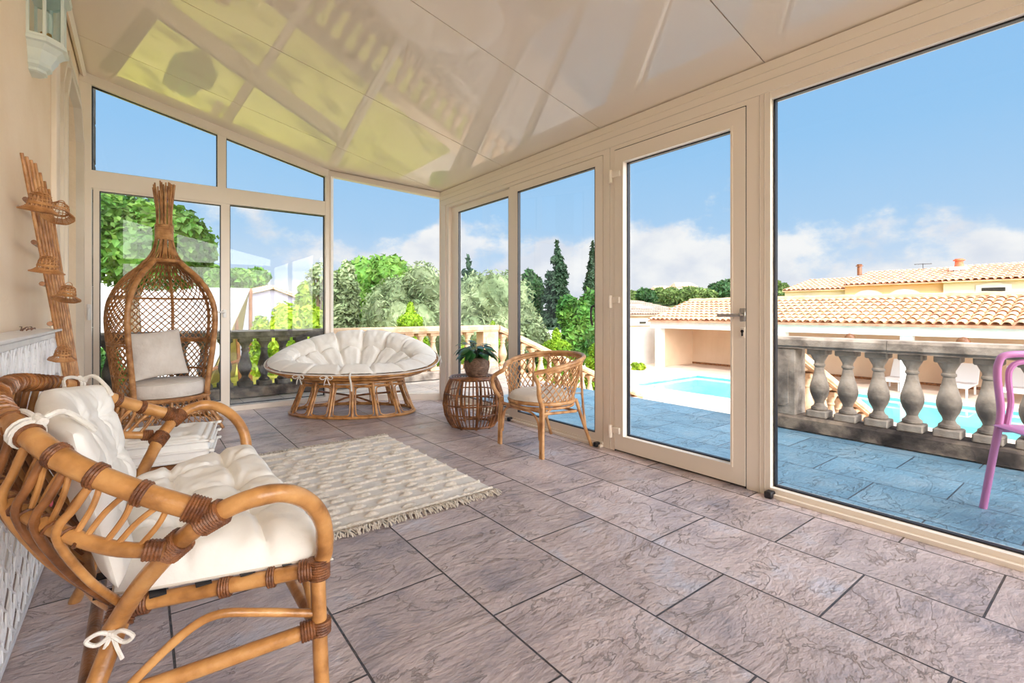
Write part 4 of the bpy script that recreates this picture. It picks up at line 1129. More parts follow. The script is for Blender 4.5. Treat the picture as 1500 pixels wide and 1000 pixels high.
for sg in (-1, 1):
    for o in (-0.011, 0.011):
        mb = MB(); mb.cane([(-0.20, sg*0.235+o, 0.36), (-0.205, sg*0.24+o, 0.2), (-0.208, sg*0.242+o, 0.0)], 0.0115, 8, 4, knots=0.18); mb.build('front_leg', 'rattan_light', bch)
    mb = MB(); mb.cane([(0.17, sg*0.19, 0.36), (0.22, sg*0.21, 0.2), (0.30, sg*0.225, 0.0)], 0.0125, 8, 4, knots=0.18); mb.build('rear_leg', 'rattan_light', bch)
    mb = MB(); mb.cane([(0.315, sg*0.10, 0.64), (0.27, sg*0.16, 0.36), (0.245, sg*0.215, 0.15)], 0.009, 8, 4, knots=0.18); mb.build('rear_brace', 'rattan_light', bch)
    mb = MB(); mb.cane([(-0.20, sg*0.23, 0.30), (0.17, sg*0.19, 0.27)], 0.010, 8, knots=0); mb.build('stretcher', 'rattan_light', bch)
    mb = MB(); mb.cane([(-0.195, sg*0.225, 0.10), (-0.18, sg*0.22, 0.24), (-0.12, sg*0.215, 0.31), (-0.02, sg*0.21, 0.335)], 0.008, 8, 4, knots=0); mb.build('corner_brace', 'rattan_light', bch)
    mb = MB(); mb.cane([(-0.205, sg*0.215, 0.12), (-0.205, sg*0.20, 0.24), (-0.205, sg*0.13, 0.295), (-0.205, 0.0, 0.30)], 0.008, 8, 4, knots=0); mb.build('corner_brace', 'rattan_light', bch)
mb = MB(); mb.cane([(-0.203, -0.235, 0.315), (-0.203, 0.235, 0.315)], 0.010, 8, knots=0); mb.build('stretcher', 'rattan_light', bch)
mb = MB(); mb.cane([(0.18, -0.19, 0.27), (0.18, 0.19, 0.27)], 0.010, 8, knots=0); mb.build('stretcher', 'rattan_light', bch)
t = thing('seat_cushion', 'round off-white pad on the small tub chair', 'cushion', (BC[0]-0.01, BC[1], 0.37))
def pad(u, v, top=True):
    ph = 2*PI*u; r = 0.232*v
    h = 0.055*max(0, 1-v**6)**0.5
    tf = math.exp(-(v/0.2)**2)
    h *= (1-0.45*tf)
    h += (0.006*math.cos(ph*8)*math.exp(-((v-0.35)/0.2)**2)+0.004*noise.noise(Vector((r*math.cos(ph)*20, r*math.sin(ph)*20, 1))))*(1-v)
    return Vector((r*math.cos(ph), r*1.03*math.sin(ph), h if top else -0.002))
mb = MB(); mb.grid(lambda u, v: pad(u, 0.01+0.99*v), 64, 24, closeu=True); mb.grid(lambda u, v: pad(u, 0.01+0.99*v, False), 64, 6, closeu=True); mb.build('pad', 'linen', t, angle=1.2)
mb = MB(); q = Vector((0.235, -0.09, 0.02)); mb.tube([q, q+Vector((0.03, -0.03, -0.005)), q+Vector((0.05, -0.06, 0.0))], 0.005, 6); mb.tube(smooth_path([q+Vector((0.045, -0.05, 0)), q+Vector((0.055, -0.06, -0.06)), q+Vector((0.05, -0.055, -0.12))], 4), 0.0035, 6); mb.build('tie', 'cotton_tie', t)

# ------------------------------------------------------------------ rug
RX0, RX1, RY0, RY1 = 0.64, 1.575, 2.20, 3.70
rug = thing('area_rug', 'cream cotton rug with raised tufted rows and knotted fringes on the tiled floor', 'rug', ((RX0+RX1)/2, (RY0+RY1)/2, 0))
MT['rug'] = mat('rug_weave', srgb(234, 228, 222), srgb(244, 238, 232), 30, 0.95, 0.5, 400, spec=0.05)
MT['rug_pile'] = mat('rug_pile', srgb(222, 208, 192), srgb(242, 232, 220), 60, 1.0, 0.7, 260, spec=0.05, bdist=0.02)
RW, RL = RX1-RX0, RY1-RY0
def rbase(x, y):
    return 0.009+0.003*noise.noise(Vector((x*5, y*5, 0)))
mb = MB()
def rg_(u, v):
    x = (u-0.5)*RW; y = (v-0.5)*RL
    x += 0.006*noise.noise(Vector((y*3, 0, x > 0)))
    return Vector((x, y, rbase(x, y)))
mb.grid(rg_, 60, 100)
mb.add([(-RW/2, -RL/2, 0.001), (RW/2, -RL/2, 0.001), (RW/2, RL/2, 0.001), (-RW/2, RL/2, 0.001)], [(0, 1, 2, 3)])
mb.build('weave', 'rug', rug)
def ridge(mb, x0, x1, y, w, h, amp=0.010, taper=False):
    n = max(6, int((x1-x0)/0.009)); m = 9
    def f(u, v):
        x = x0+(x1-x0)*u; a = PI*v
        k = math.sin(PI*min(1, max(0, u)))**0.5 if taper else 1
        yy = y+0.006*noise.noise(Vector((x*14, y*9, 0)))-math.cos(a)*w*k
        zz = 0.009+math.sin(a)*h*k*(1+0.5*noise.noise(Vector((x*60, yy*60, y))))+0.002*noise.noise(Vector((x*170, yy*170, 2)))
        yy += amp*0.6*noise.noise(Vector((x*70, zz*70, y*5+v)))
        return Vector((x, yy, zz))
    mb.grid(f, n, m)
rr = random.Random(3)
rows = []
nrow = 11
for k in range(nrow+1):
    y = -RL/2+0.03+(RL-0.06)*k/nrow
    mb = MB(); ridge(mb, -RW/2+0.005, RW/2-0.005, y, 0.012, 0.013)
    mb.build('tufted_row', 'rug_pile', rug)
for k in range(nrow):
    y = -RL/2+0.03+(RL-0.06)*(k+0.5)/nrow
    cnt = 7 if k % 3 else 5
    for j in range(cnt):
        x = -RW/2+RW*(j+0.5+(0.25 if k % 2 else -0.1))/cnt+rr.uniform(-0.01, 0.01)
        if abs(x) > RW/2-0.05: continue
        mb = MB(); ridge(mb, x-0.042, x+0.042, y+rr.uniform(-0.012, 0.012), 0.018, 0.017, taper=True); mb.build('tuft', 'rug_pile', rug)
for sg in (-1, 1):
    mb = MB()
    for k in range(150):
        x = -RW/2+RW*(k+rr.random())/150; y = sg*RL/2
        L_ = rr.uniform(0.035, 0.07); dx = rr.uniform(-0.035, 0.035)
        mb.tube(smooth_path([(x, y-sg*0.01, 0.014), (x+dx*0.3, y+sg*L_*0.3, 0.018), (x+dx*0.8, y+sg*L_*0.7, 0.009+rr.random()*0.008), (x+dx, y+sg*L_, 0.005)], 3), [0.0035]*9+[0.003], 5)
    mb.build('fringe', 'rug_pile', rug)

# ------------------------------------------------------------------ white openwork radiator cover
RCX, RC0, RC1, RCH = -0.30, 0.55, 3.03, 0.925
rc = thing('radiator_cover', 'white painted openwork metal cover along the left wall behind the loveseat', 'radiator cover', (RCX, (RC0+RC1)/2, 0))
LL = RC1-RC0
mb = MB(); mb.bev((-0.045, 0, RCH-0.006), (0.12, LL+0.03, 0.012), 0.003); mb.bev((0.0, 0, RCH-0.024), (0.012, LL, 0.022), 0.003); mb.build('top_shelf', 'white_metal', rc)
mb = MB()
mb.bev((0, 0, 0.03), (0.014, LL, 0.02), 0.003); mb.bev((0, 0, RCH-0.205), (0.010, LL, 0.010), 0.003)
for y in (-LL/2, LL/2): mb.bev((0, y, RCH/2), (0.02, 0.02, RCH-0.02), 0.004)
mb.bev((-0.10, LL/2, RCH/2), (0.014, 0.014, RCH-0.02), 0.003)
mb.build('frame', 'white_metal', rc)
def flat_curve(mb, pts, r=0.0045, x=0.0):
    mb.tube([(x, a, b) for a, b in pts], r, 6)
def spl(pts, n=5, closed=False): return [(p.x, p.y) for p in smooth_path([(a, b, 0) for a, b in pts], n, closed)]
pit = 0.11
na = int(LL/pit); pit = LL/na
def arch_band(mb, put):
    zt_, zb = RCH-0.036, RCH-0.2
    for k in range(na):
        c = -LL/2+pit*(k+0.5)
        h = pit*0.40
        put(spl([(c-h*0.28, zb+0.005), (c-h*0.75, zb+0.045), (c-h, zb+0.085), (c-h*0.85, zt_-0.03), (c, zt_), (c+h*0.85, zt_-0.03), (c+h, zb+0.085), (c+h*0.75, zb+0.045), (c+h*0.28, zb+0.005)]), 0.0048)
        put(spl([(c, zb+0.012), (c-h*0.42, zb+0.05), (c-h*0.30, zb+0.075), (c, zb+0.088), (c+h*0.30, zb+0.075), (c+h*0.42, zb+0.05)], 4, True)+[(c, zb+0.012)], 0.0032)
        put(spl([(c, zb+0.088), (c-h*0.35, zb+0.105), (c, zb+0.122), (c+h*0.35, zb+0.105)], 4, True), 0.0032)
        put([(c-h*1.22, zb), (c-h*1.22, zt_+0.01)], 0.003)
        put(spl([(c-h*0.5, zb+0.122), (c-h*0.3, zb+0.14), (c, zb+0.122), (c+h*0.3, zb+0.14), (c+h*0.5, zb+0.122)]), 0.003)
mb = MB()
arch_band(mb, lambda p, r: flat_curve(mb, p, r))
mb.build('arch_frieze', 'white_metal', rc)
mb = MB()
z0, z1 = 0.04, RCH-0.21
nz_ = 6; hz = (z1-z0)/nz_
for k in range(na):
    c = -LL/2+pit*(k+0.5); h = pit/2
    for j in range(nz_):
        m_ = z0+hz*(j+0.5); q_ = hz/2
        flat_curve(mb, spl([(c, m_-q_), (c-h*0.9, m_-q_*0.35), (c-h*0.3, m_+q_*0.2), (c, m_+q_)], 4), 0.0034)
        flat_curve(mb, spl([(c, m_-q_), (c+h*0.9, m_-q_*0.35), (c+h*0.3, m_+q_*0.2), (c, m_+q_)], 4), 0.0034)
        flat_curve(mb, spl([(c-h, m_+q_), (c-h*0.55, m_+q_*0.45), (c-h, m_)], 3), 0.003)
        flat_curve(mb, spl([(c+h, m_+q_), (c+h*0.55, m_+q_*0.45), (c+h, m_)], 3), 0.003)
    flat_curve(mb, [(c-h, z0), (c-h, z1)], 0.003)
mb.build('openwork_panel', 'white_metal', rc)
t = thing('dried_twig', 'small dried brown twig lying on the white radiator cover shelf', 'twig', (-0.34, 2.62, RCH+0.003))
mb = MB(); rr = random.Random(9)
for k in range(7):
    a0 = Vector((rr.uniform(-0.02, 0.02), rr.uniform(-0.10, 0.06), 0.003)); a1 = a0+Vector((rr.uniform(-0.02, 0.03), rr.uniform(0.03, 0.12), rr.uniform(0, 0.014)))
    mb.tube([a0, a0.lerp(a1, 0.5)+Vector((0.004, 0, 0.006)), a1], [0.0025, 0.002, 0.0012], 5)
mb.build('stems', 'binding', t)

# ------------------------------------------------------------------ cane trellis leaning on the wall, with five hanging baskets
tl_ = thing('cane_trellis', 'brown cane fan trellis leaning on the plaster wall beyond the radiator cover', 'trellis', (-0.3, 3.1, 0))
def TX(z): 
    return -0.385+(0.205*(1-z/1.68))
def tp(y, z, dx=0): return (TX(z)+dx+0.3, y-3.1, z)
NT_ = 7
def ty(k, z):
    s_ = k/(NT_-1); top_ = 2.76+0.74*s_; bot = 3.06+0.34*s_
    return bot+(top_-bot)*(z/1.68)
for k in range(NT_):
    mb = MB(); zz = 1.69-0.015*abs(k-3)
    mb.cane([tp(ty(k, z), z) for z in (0.0, 0.4, 0.8, 1.2, zz-0.12, zz)], 0.0062, 8, 4, knots=0.16); mb.build('upright_cane', 'rattan_egg', tl_)
for z in (0.35, 0.68, 0.95, 1.12, 1.29, 1.46):
    mb = MB(); mb.cane([tp(ty(0, z)-0.03, z, -0.012), tp(ty(NT_-1, z)+0.03, z, -0.012)], 0.0095, 8, knots=0.12); mb.build('cross_bar', 'rattan_dark', tl_)
def basket(name_label, px, py, X, s=1.0, tilt=0.0, group='baskets hanging on the cane trellis'):
    c = atX(px, py, X)
    s *= 0.48
    b = thing('hanging_basket', name_label, 'basket', c, 0, group)
    b.rotation_euler = (tilt, 0.12, 0)
    mb = MB()
    nb_ = 15
    for k in range(nb_):
        a = 2*PI*k/nb_
        mb.tube([(r*s*math.cos(a), r*s*math.sin(a), z*s) for r, z in ((0.03, 0.085), (0.05, 0.075), (0.062, 0.045), (0.066, 0.01), (0.07, -0.02), (0.098, -0.045), (0.112, -0.052))], 0.0032*s, 5)
    mb.build('ribs', 'rattan_egg', b)
    mb = MB()
    for r, z, t_ in ((0.034, 0.083, 0.006), (0.044, 0.079, 0.004), (0.066, 0.012, 0.0055), (0.068, 0.002, 0.0055), (0.075, -0.024, 0.005), (0.083, -0.032, 0.005), (0.092, -0.039, 0.005), (0.101, -0.046, 0.005), (0.112, -0.052, 0.0065), (0.064, 0.036, 0.003), (0.056, 0.066, 0.004)):
        mb.tube([((r*s+0.0015*math.sin(i*PI/2))*math.cos(2*PI*i/30), (r*s+0.0015*math.sin(i*PI/2))*math.sin(2*PI*i/30), z*s) for i in range(30)], t_*s, 5, closed=True)
    mb.build('woven_rim', 'rattan_egg', b)
    mb = MB(); mb.tube([(0.03*s*math.cos(a), 0.0, 0.085*s+0.045*s*math.sin(a)) for a in [PI*i/10 for i in range(11)]], 0.0035*s, 6); mb.build('handle', 'rattan_egg', b)
    return b
basket('widest woven basket, topmost on the left of the cane trellis', 58, 299, -0.285, 1.0, 0.1)
basket('tilted woven basket at the upper right edge of the cane trellis', 86, 310, -0.275, 1.0, -0.5)
basket('small woven basket at mid height, behind the uprights of the cane trellis', 70, 390, -0.27, 0.9, 0.1)
basket('woven basket low on the right of the cane trellis, above the radiator cover end', 98, 431, -0.24, 0.85, -0.3)
basket('frayed small basket lowest on the cane trellis, beside the radiator cover end', 92, 519, -0.235, 0.75, 0.2)

# ------------------------------------------------------------------ wall lantern
LN = (XL, 3.27, 2.285)
ln = thing('wall_lantern', 'pale grey green half lantern with stepped base mounted high on the left wall', 'wall lamp', LN)
def hexr(s_, z, d=1.0):   # half hexagon outline (x out of the wall, y along)
    return [(0, -s_, z), (0.55*s_*d, -s_, z), (1.05*s_*d, -s_*0.42, z), (1.05*s_*d, s_*0.42, z), (0.55*s_*d, s_, z), (0, s_, z)]
def hexloft(mb, lv):
    vs_ = []; 
    for s_, z in lv: vs_ += hexr(s_, z)
    fs = []
    for i in range(len(lv)-1):
        for k in range(6): a = i*6+k; b = i*6+(k+1) % 6; fs.append((a, b, b+6, a+6))
    fs.append(tuple(range(6))); fs.append(tuple(range(len(vs_)-6, len(vs_)))[::-1]); mb.add(vs_, fs)
mb = MB(); hexloft(mb, [(0.045, -0.135), (0.055, -0.13), (0.055, -0.118), (0.07, -0.105), (0.072, -0.09), (0.09, -0.055), (0.094, -0.04), (0.115, -0.015), (0.128, -0.01), (0.128, 0.006), (0.118, 0.012), (0.118, 0.024)])
mb.build('stepped_base', 'lantern', ln, angle=0.3)
mb = MB(); hexloft(mb, [(0.118, 0.245), (0.135, 0.25), (0.14, 0.27), (0.12, 0.285), (0.085, 0.33), (0.05, 0.355), (0.03, 0.36)]); mb.build('roof', 'lantern', ln, angle=0.3)
mb = MB()
hp = hexr(0.112, 0)
for i in range(6):
    p = Vector(hp[i]); mb.bev((p.x+(0.004 if p.x < 0.01 else 0), p.y, 0.135), (0.014, 0.014, 0.225), 0.003)
mb.build('corner_post', 'lantern', ln)
mb = MB()
for i in range(1, 5):
    a, b = Vector(hexr(0.110, 0)[i]), Vector(hexr(0.110, 0)[(i+1) % 6])
    if i == 4: b = Vector(hexr(0.110, 0)[5])
    n_ = (b-a).cross(Vector((0, 0, 1))).normalized()*0.002
    mb.add([a+Vector((0, 0, 0.024)), b+Vector((0, 0, 0.024)), b+Vector((0, 0, 0.246)), a+Vector((0, 0, 0.246)), a+n_+Vector((0, 0, 0.024)), b+n_+Vector((0, 0, 0.024)), b+n_+Vector((0, 0, 0.246)), a+n_+Vector((0, 0, 0.246))], [(0, 1, 2, 3), (7, 6, 5, 4), (0, 4, 5, 1), (1, 5, 6, 2), (2, 6, 7, 3), (3, 7, 4, 0)])
mb.build('glass_panel', 'lamp_glass', ln, smooth=False)
mb = MB(); mb.lathe([(0.0, 0.02), (0.03, 0.02), (0.03, 0.05), (0.022, 0.055), (0.022, 0.075), (0.0, 0.075)], (0.055, 0, 0.0), 16, capb=False, capt=False); mb.build('lamp_holder', 'brass', ln)
for dy in (-0.016, 0.016, 0):
    mb = MB(); mb.tube(smooth_path([(0.055+(0.014 if dy == 0 else 0), dy, 0.07), (0.055+(0.014 if dy == 0 else 0), dy, 0.16), (0.055, dy*0.4, 0.175)], 4), 0.009, 8); mb.build('bulb_tube', 'candle', ln)
# ------------------------------------------------------------------ terrace, stairs, balustrades
ZP = -1.55
TX1, TY1 = 4.66, 6.66
terr = MB()
pl = [(XR+0.05, -4), (TX1, -4), (TX1, 4.765), (XR+0.05, 4.765)]
pl2 = [(XR+0.05, 4.765), (TX1, 4.765), (TX1, TY1), (-3.5, TY1), (-3.5, YF+0.06), (1.74, YF+0.06), (XR+0.05, 4.93)]
def slabpoly(mb, pl):
    n = len(pl)
    mb.add([(x, y, -0.012) for x, y in pl]+[(x, y, ZP) for x, y in pl], [tuple(range(n)), tuple(range(n, 2*n))[::-1]]+[(i, (i+1) % n, n+(i+1) % n, n+i) for i in range(n)])
slabpoly(terr, pl)
t2 = MB(); slabpoly(t2, pl2); struct(t2.build('far_terrace_floor', 'terrace_pale', smooth=False), 'paler tiled strip of terrace beyond the far wall')
struct(terr.build('terrace_floor', 'terrace', smooth=False), 'slate tiled terrace round the veranda')
bal_me = None
def baluster_mesh():
    mb = MB(); h = 0.575
    mb.bev((0, 0, 0.03), (0.155, 0.155, 0.06), 0.008)
    mb.lathe([(0.055, 0.06), (0.062, 0.07), (0.06, 0.085), (0.042, 0.10), (0.034, 0.12), (0.04, 0.14), (0.058, 0.175), (0.070, 0.215), (0.072, 0.245), (0.066, 0.28), (0.052, 0.33), (0.040, 0.38), (0.034, 0.42), (0.036, 0.425), (0.043, 0.432), (0.043, 0.445), (0.036, 0.452), (0.037, 0.47), (0.05, 0.495), (0.062, 0.52), (0.064, 0.53)], seg=20)
    mb.bev((0, 0, 0.552), (0.145, 0.145, 0.05), 0.008)
    return mb
def rail_prism(mb, A, D, L, prof, z0=0.0, slope=0.0):
    """handrail: profile (offset, z) swept along plan direction D from A over length L, dropping by slope"""
    D = Vector((D[0], D[1], 0)).normalized(); Nn = Vector((-D.y, D.x, 0)); A = Vector((A[0], A[1], 0)); m = len(prof)
    a = [A+Nn*o+Vector((0, 0, z+z0)) for o, z in prof]; b = [v+D*L+Vector((0, 0, -slope*L)) for v in a]
    mb.add(a+b, [tuple(range(m)), tuple(range(m, 2*m))[::-1]]+[(i, (i+1) % m, m+(i+1) % m, m+i) for i in range(m)])
HR = [(-0.115, 0.69), (0.115, 0.69), (0.115, 0.70), (0.13, 0.715), (0.13, 0.765), (0.115, 0.785), (-0.115, 0.785), (-0.13, 0.765), (-0.13, 0.715), (-0.115, 0.70)]
PR = [(-0.12, 0.0), (0.12, 0.0), (0.12, 0.095), (0.10, 0.115), (-0.10, 0.115), (-0.12, 0.095)]
def balustrade(label, A, D, L, m, mplinth, pedestals=(), spacing=0.207, first=0.12, slope=0.0, z0=0.0, group=None, segs=None):
    D2 = Vector((D[0], D[1])).normalized(); ang = math.atan2(D2.y, D2.x)
    t = thing('balustrade', label, 'balustrade', (A[0], A[1], z0), ang, group)
    segs = segs or [(0, L)]
    for s0, s1 in segs:
        mb = MB(); rail_prism(mb, (s0, 0), (1, 0), s1-s0-0.003, HR, 0.0-slope*s0, slope); mb.build('handrail', m, t, smooth=False)
    mb = MB(); rail_prism(mb, (0, 0), (1, 0), L, PR, 0.0, slope); mb.build('plinth', mplinth, t, smooth=False)
    base = None
    s_ = first
    while s_ < L-0.06:
        if not any(p0-0.06 < s_ < p1+0.06 for p0, p1 in pedestals):
            if base is None:
                base = baluster_mesh().build('baluster', m, t, angle=0.5); base.location = (s_, 0, 0.115-slope*s_)
            else:
                c = base.copy(); COL.objects.link(c); c.parent = t; c.location = (s_, 0, 0.115-slope*s_)
        s_ += spacing
    for p0, p1 in pedestals:
        zz = -slope*(p0+p1)/2
        mb = MB(); mb.bev(((p0+p1)/2, 0, 0.40+zz), (p1-p0, 0.21, 0.575), 0.006)
        for sg in (-1, 1):
            a, b = p0+0.055, p1-0.055
            pts = [(a+0.03, 0.19), (b-0.03, 0.19), (b, 0.215), (b, 0.59), (b-0.03, 0.615), (a+0.03, 0.615), (a, 0.59), (a, 0.215)]
            mb.prism((0, 0), (1, 0), [(x, z+zz) for x, z in pts], sg*0.103, sg*0.113)
        mb.build('pedestal', m, t, smooth=False)
    return t
BX = 4.56
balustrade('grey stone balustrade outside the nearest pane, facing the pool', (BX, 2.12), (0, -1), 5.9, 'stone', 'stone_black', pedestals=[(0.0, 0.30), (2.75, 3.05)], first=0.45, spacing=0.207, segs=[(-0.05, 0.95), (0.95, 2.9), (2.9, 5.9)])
balustrade('dark stone balustrade at the left, outside the far wall', (-3.3, 6.54), (1, 0), 5.25, 'stone_dark', 'stone_black', pedestals=[(3.28-0.14+0.05, 3.28+0.16)], first=0.155)
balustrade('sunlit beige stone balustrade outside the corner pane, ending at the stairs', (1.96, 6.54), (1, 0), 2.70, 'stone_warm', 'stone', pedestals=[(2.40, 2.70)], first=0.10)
SL = 0.407
NSTEP, RUN = 10, 0.381
stz = ZP/NSTEP
t = sroot('stair_flight', 'stone stairs going down from the terrace to the pool')
for k in range(1, NSTEP):
    mb = MB(); mb.bbox((TX1+RUN*(k-1), 2.12, ZP), (TX1+RUN*k, 6.54, stz*k)); mb.build('step', 'deck', t, smooth=False)
mb = MB()
for y in (2.12, 6.54):
    mb.prism((TX1, y), (1, 0), [(0, ZP), (0, 0.02), (3.8, 0.02-SL*3.8+0.0), (3.8, ZP)], -0.13, 0.13)
mb.build('stringer', 'stone_warm', t, smooth=False)
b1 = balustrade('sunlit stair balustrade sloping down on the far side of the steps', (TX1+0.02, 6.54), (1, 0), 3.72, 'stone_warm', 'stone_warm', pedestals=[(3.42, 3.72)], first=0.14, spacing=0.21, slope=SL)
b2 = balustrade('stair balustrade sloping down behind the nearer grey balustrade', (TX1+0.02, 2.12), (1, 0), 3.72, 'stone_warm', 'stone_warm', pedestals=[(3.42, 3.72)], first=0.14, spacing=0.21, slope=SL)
# stone quoin post outside at the end of the house
mb = MB()
for k in range(14): mb.bev((-0.43, 6.20, ZP+0.2+k*0.4), (0.16, 0.32, 0.39), 0.012)
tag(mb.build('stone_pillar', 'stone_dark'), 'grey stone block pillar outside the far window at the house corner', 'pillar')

# ------------------------------------------------------------------ ground, pool, deck
PX0, PX1, PY0, PY1 = 13.7, 18.2, -2.0, 11.2
mb = MB()
for lo, hi in (((TX1, -14, ZP-0.3), (PX0-0.32, 14.9, ZP)), ((PX0-0.32, PY1+0.32, ZP-0.3), (24, 14.9, ZP)), ((PX1+0.32, -14, ZP-0.3), (24, PY1+0.32, ZP)), ((PX0-0.32, -14, ZP-0.3), (PX1+0.32, PY0-0.32, ZP))): mb.bbox(lo, hi)
struct(mb.build('pool_deck', 'deck', smooth=False), 'pale stone paving round the pool')
mb = MB()
for lo, hi in (((PX0-0.33, PY0-0.33, ZP-0.055), (PX0+0.03, PY1+0.33, ZP+0.02)), ((PX1-0.03, PY0-0.33, ZP-0.055), (PX1+0.33, PY1+0.33, ZP+0.02)), ((PX0+0.03, PY1-0.03, ZP-0.055), (PX1-0.03, PY1+0.33, ZP+0.02)), ((PX0+0.03, PY0-0.33, ZP-0.055), (PX1-0.03, PY0+0.03, ZP+0.02))): mb.bbox(lo, hi)
pool = thing('swimming_pool', 'turquoise swimming pool beyond the stairs, with pale stone coping', 'swimming pool', ((PX0+PX1)/2, (PY0+PY1)/2, ZP))
mb.build('coping', 'coping', pool, world=True, smooth=False)
mb = MB()
mb.bbox((PX0-0.05, PY0-0.05, ZP-1.5), (PX1+0.05, PY1+0.05, ZP-1.45))
mb.bbox((PX0-0.06, PY0, ZP-1.5), (PX0, PY1, ZP-0.06)); mb.bbox((PX1, PY0, ZP-1.5), (PX1+0.06, PY1, ZP-0.06)); mb.bbox((PX0, PY0-0.06, ZP-1.5), (PX1, PY0, ZP-0.06)); mb.bbox((PX0, PY1, ZP-1.5), (PX1, PY1+0.06, ZP-0.06))
for k in range(4): mb.bbox((PX0+0.01, PY1-0.4*(4-k)-0.02, ZP-1.44), (PX1-0.01, PY1-0.4*(3-k)-0.02-0.002*(k < 3), ZP-1.3+0.27*k))
mb.build('basin', 'poolbasin', pool, world=True, smooth=False)
wm = glass_mat('pool_water', (0.80, 0.97, 0.97, 1), 1.0, 1.0)
MT['water'] = wm
nt = wm.node_tree; nz = nt.nodes.new('ShaderNodeTexNoise'); nz.inputs['Scale'].default_value = 3; bp = nt.nodes.new('ShaderNodeBump'); bp.inputs['Strength'].default_value = 0.15; bp.inputs['Distance'].default_value = 0.05
nt.links.new(nz.outputs['Fac'], bp.inputs['Height'])
for nn in nt.nodes:
    if nn.type in ('BSDF_GLOSSY', 'LAYER_WEIGHT'): nt.links.new(bp.outputs['Normal'], nn.inputs['Normal'])
mb = MB(); mb.add([(PX0, PY0, ZP-0.10), (PX1, PY0, ZP-0.10), (PX1, PY1, ZP-0.10), (PX0, PY1, ZP-0.10)], [(0, 1, 2, 3)]); mb.build('water', 'water', pool, world=True, smooth=False)
mb = MB()
mb.bbox((-60, TY1, ZP-0.3), (TX1, 60, ZP)); mb.bbox((TX1, 14.9, ZP-0.3), (24, 60, ZP)); mb.bbox((24, -60, ZP-0.3), (90, 60, ZP)); mb.bbox((-60, -60, ZP-0.3), (XL-5, TY1, ZP)); mb.bbox((XL-5, -60, ZP-0.3), (24, -14, ZP)); mb.bbox((XL-5, -14, ZP-0.3), (TX1, -4, ZP))
struct(mb.build('lawn_ground', 'lawn', smooth=False), 'yellow green lawn round the house')

# ------------------------------------------------------------------ pool shelter with barrel tile roof
SX0, SX1, SY0, SY1 = 19.1, 21.9, -6.0, 13.9
sh = thing('pool_shelter', 'long open pool shelter with white beam and barrel tiled roof', 'pool house', ((SX0+SX1)/2, (SY0+SY1)/2, ZP))
mb = MB(); mb.bbox((SX1, SY0, ZP), (SX1+0.2, SY1, 1.3)); mb.bbox((SX0+0.35, SY1-0.2, ZP), (SX1, SY1, 1.0)); mb.build('wall', 'render_beige', sh, world=True, smooth=False)
mb = MB(); mb.bbox((SX0-0.05, SY0, 0.26), (SX0+0.25, SY1+0.25, 0.60)); mb.build('beam', 'render_white', sh, world=True, smooth=False)
for y in (13.75, 8.3, 4.55, 0.7, -3.2):
    mb = MB(); mb.bbox((SX0, y-0.15, ZP), (SX0+0.32, y+0.15, 0.27)); mb.build('pillar', 'render_white', sh, world=True, smooth=False)
for y in (6.05, 3.2, 0.0):
    mb = MB(); mb.lathe([(0.16, 0), (0.15, 0.07), (0.10, 0.13), (0.03, 0.155), (0.0, 0.16)], (SX0-0.06, y, 0.12), 16, sx=0.6); mb.build('lamp_cowl', 'binding', sh, world=True)
mb = MB(); mb.bbox((SX1-0.01, SY0, ZP), (SX1-0.06, SY1, ZP+0.09)); mb.build('wall_base', 'rattan_dark', sh, world=True, smooth=False)
def tiled_roof(root, eave0, eave1, ridge0, ridge1, ncol, nrow, m, name='roof', r=0.11, seg=5, jit=0.0, world=True):
    """barrel tiles in rows from eave to ridge; every tile is an open half cone lapping the one below"""
    e0, e1, g0, g1 = map(Vector, (eave0, eave1, ridge0, ridge1))
    rr = random.Random(int(abs(e0.x*100)))
    nrm = (e1-e0).cross(g0-e0).normalized()
    if nrm.z < 0: nrm = -nrm
    mb = MB()
    mb.add([e0-nrm*0.02, e1-nrm*0.02, g1-nrm*0.02, g0-nrm*0.02, e0-nrm*0.09, e1-nrm*0.09, g1-nrm*0.09, g0-nrm*0.09], [(0, 1, 2, 3), (7, 6, 5, 4), (0, 4, 5, 1), (1, 5, 6, 2), (2, 6, 7, 3), (3, 7, 4, 0)])
    for c in range(ncol):
        for q in range(nrow):
            u = (c+0.5)/ncol
            a = e0.lerp(e1, u); b = g0.lerp(g1, u)
            p = a.lerp(b, q/nrow); p2 = a.lerp(b, min(1.0, (q+1.18)/nrow))
            side = (e1-e0).normalized(); up = nrm
            j = rr.uniform(-1, 1)*jit
            vs_ = []
            for pp_, rad, lift in ((p, r*1.02, 0.045), (p2, r*0.86, 0.0)):
                for s_ in range(seg+1):
                    an = PI*s_/seg
                    vs_.append(pp_+side*(math.cos(an)*rad+j)+up*(math.sin(an)*rad*0.8+lift-0.02))
            for s_ in range(seg+1):      # visible butt thickness
                an = PI*s_/seg
                vs_.append(p+side*(math.cos(an)*r*0.84+j)+up*(math.sin(an)*r*0.66+0.025))
            k = seg+1
            fs = [(s_, s_+1, k+s_+1, k+s_) for s_ in range(seg)]+[(s_, s_+1, 2*k+s_+1, 2*k+s_) for s_ in range(seg)]
            mb.add(vs_, fs)
    o = mb.build(name, m, root, world=world, smooth=True, angle=0.9)
    return o
tiled_roof(sh, (18.85, SY0, 0.63), (18.85, 14.15, 0.63), (22.1, SY0, 1.52), (22.1, 14.15, 1.52), 84, 8, 'rooftile', r=0.112, jit=0.01)
mb = MB(); mb.tube([(22.1, SY0+0.4*i, 1.55+0.01*(i % 2)) for i in range(51)], [0.12+0.012*(i % 2) for i in range(51)], 8); mb.build('ridge_tiles', 'rooftile', sh, world=True)
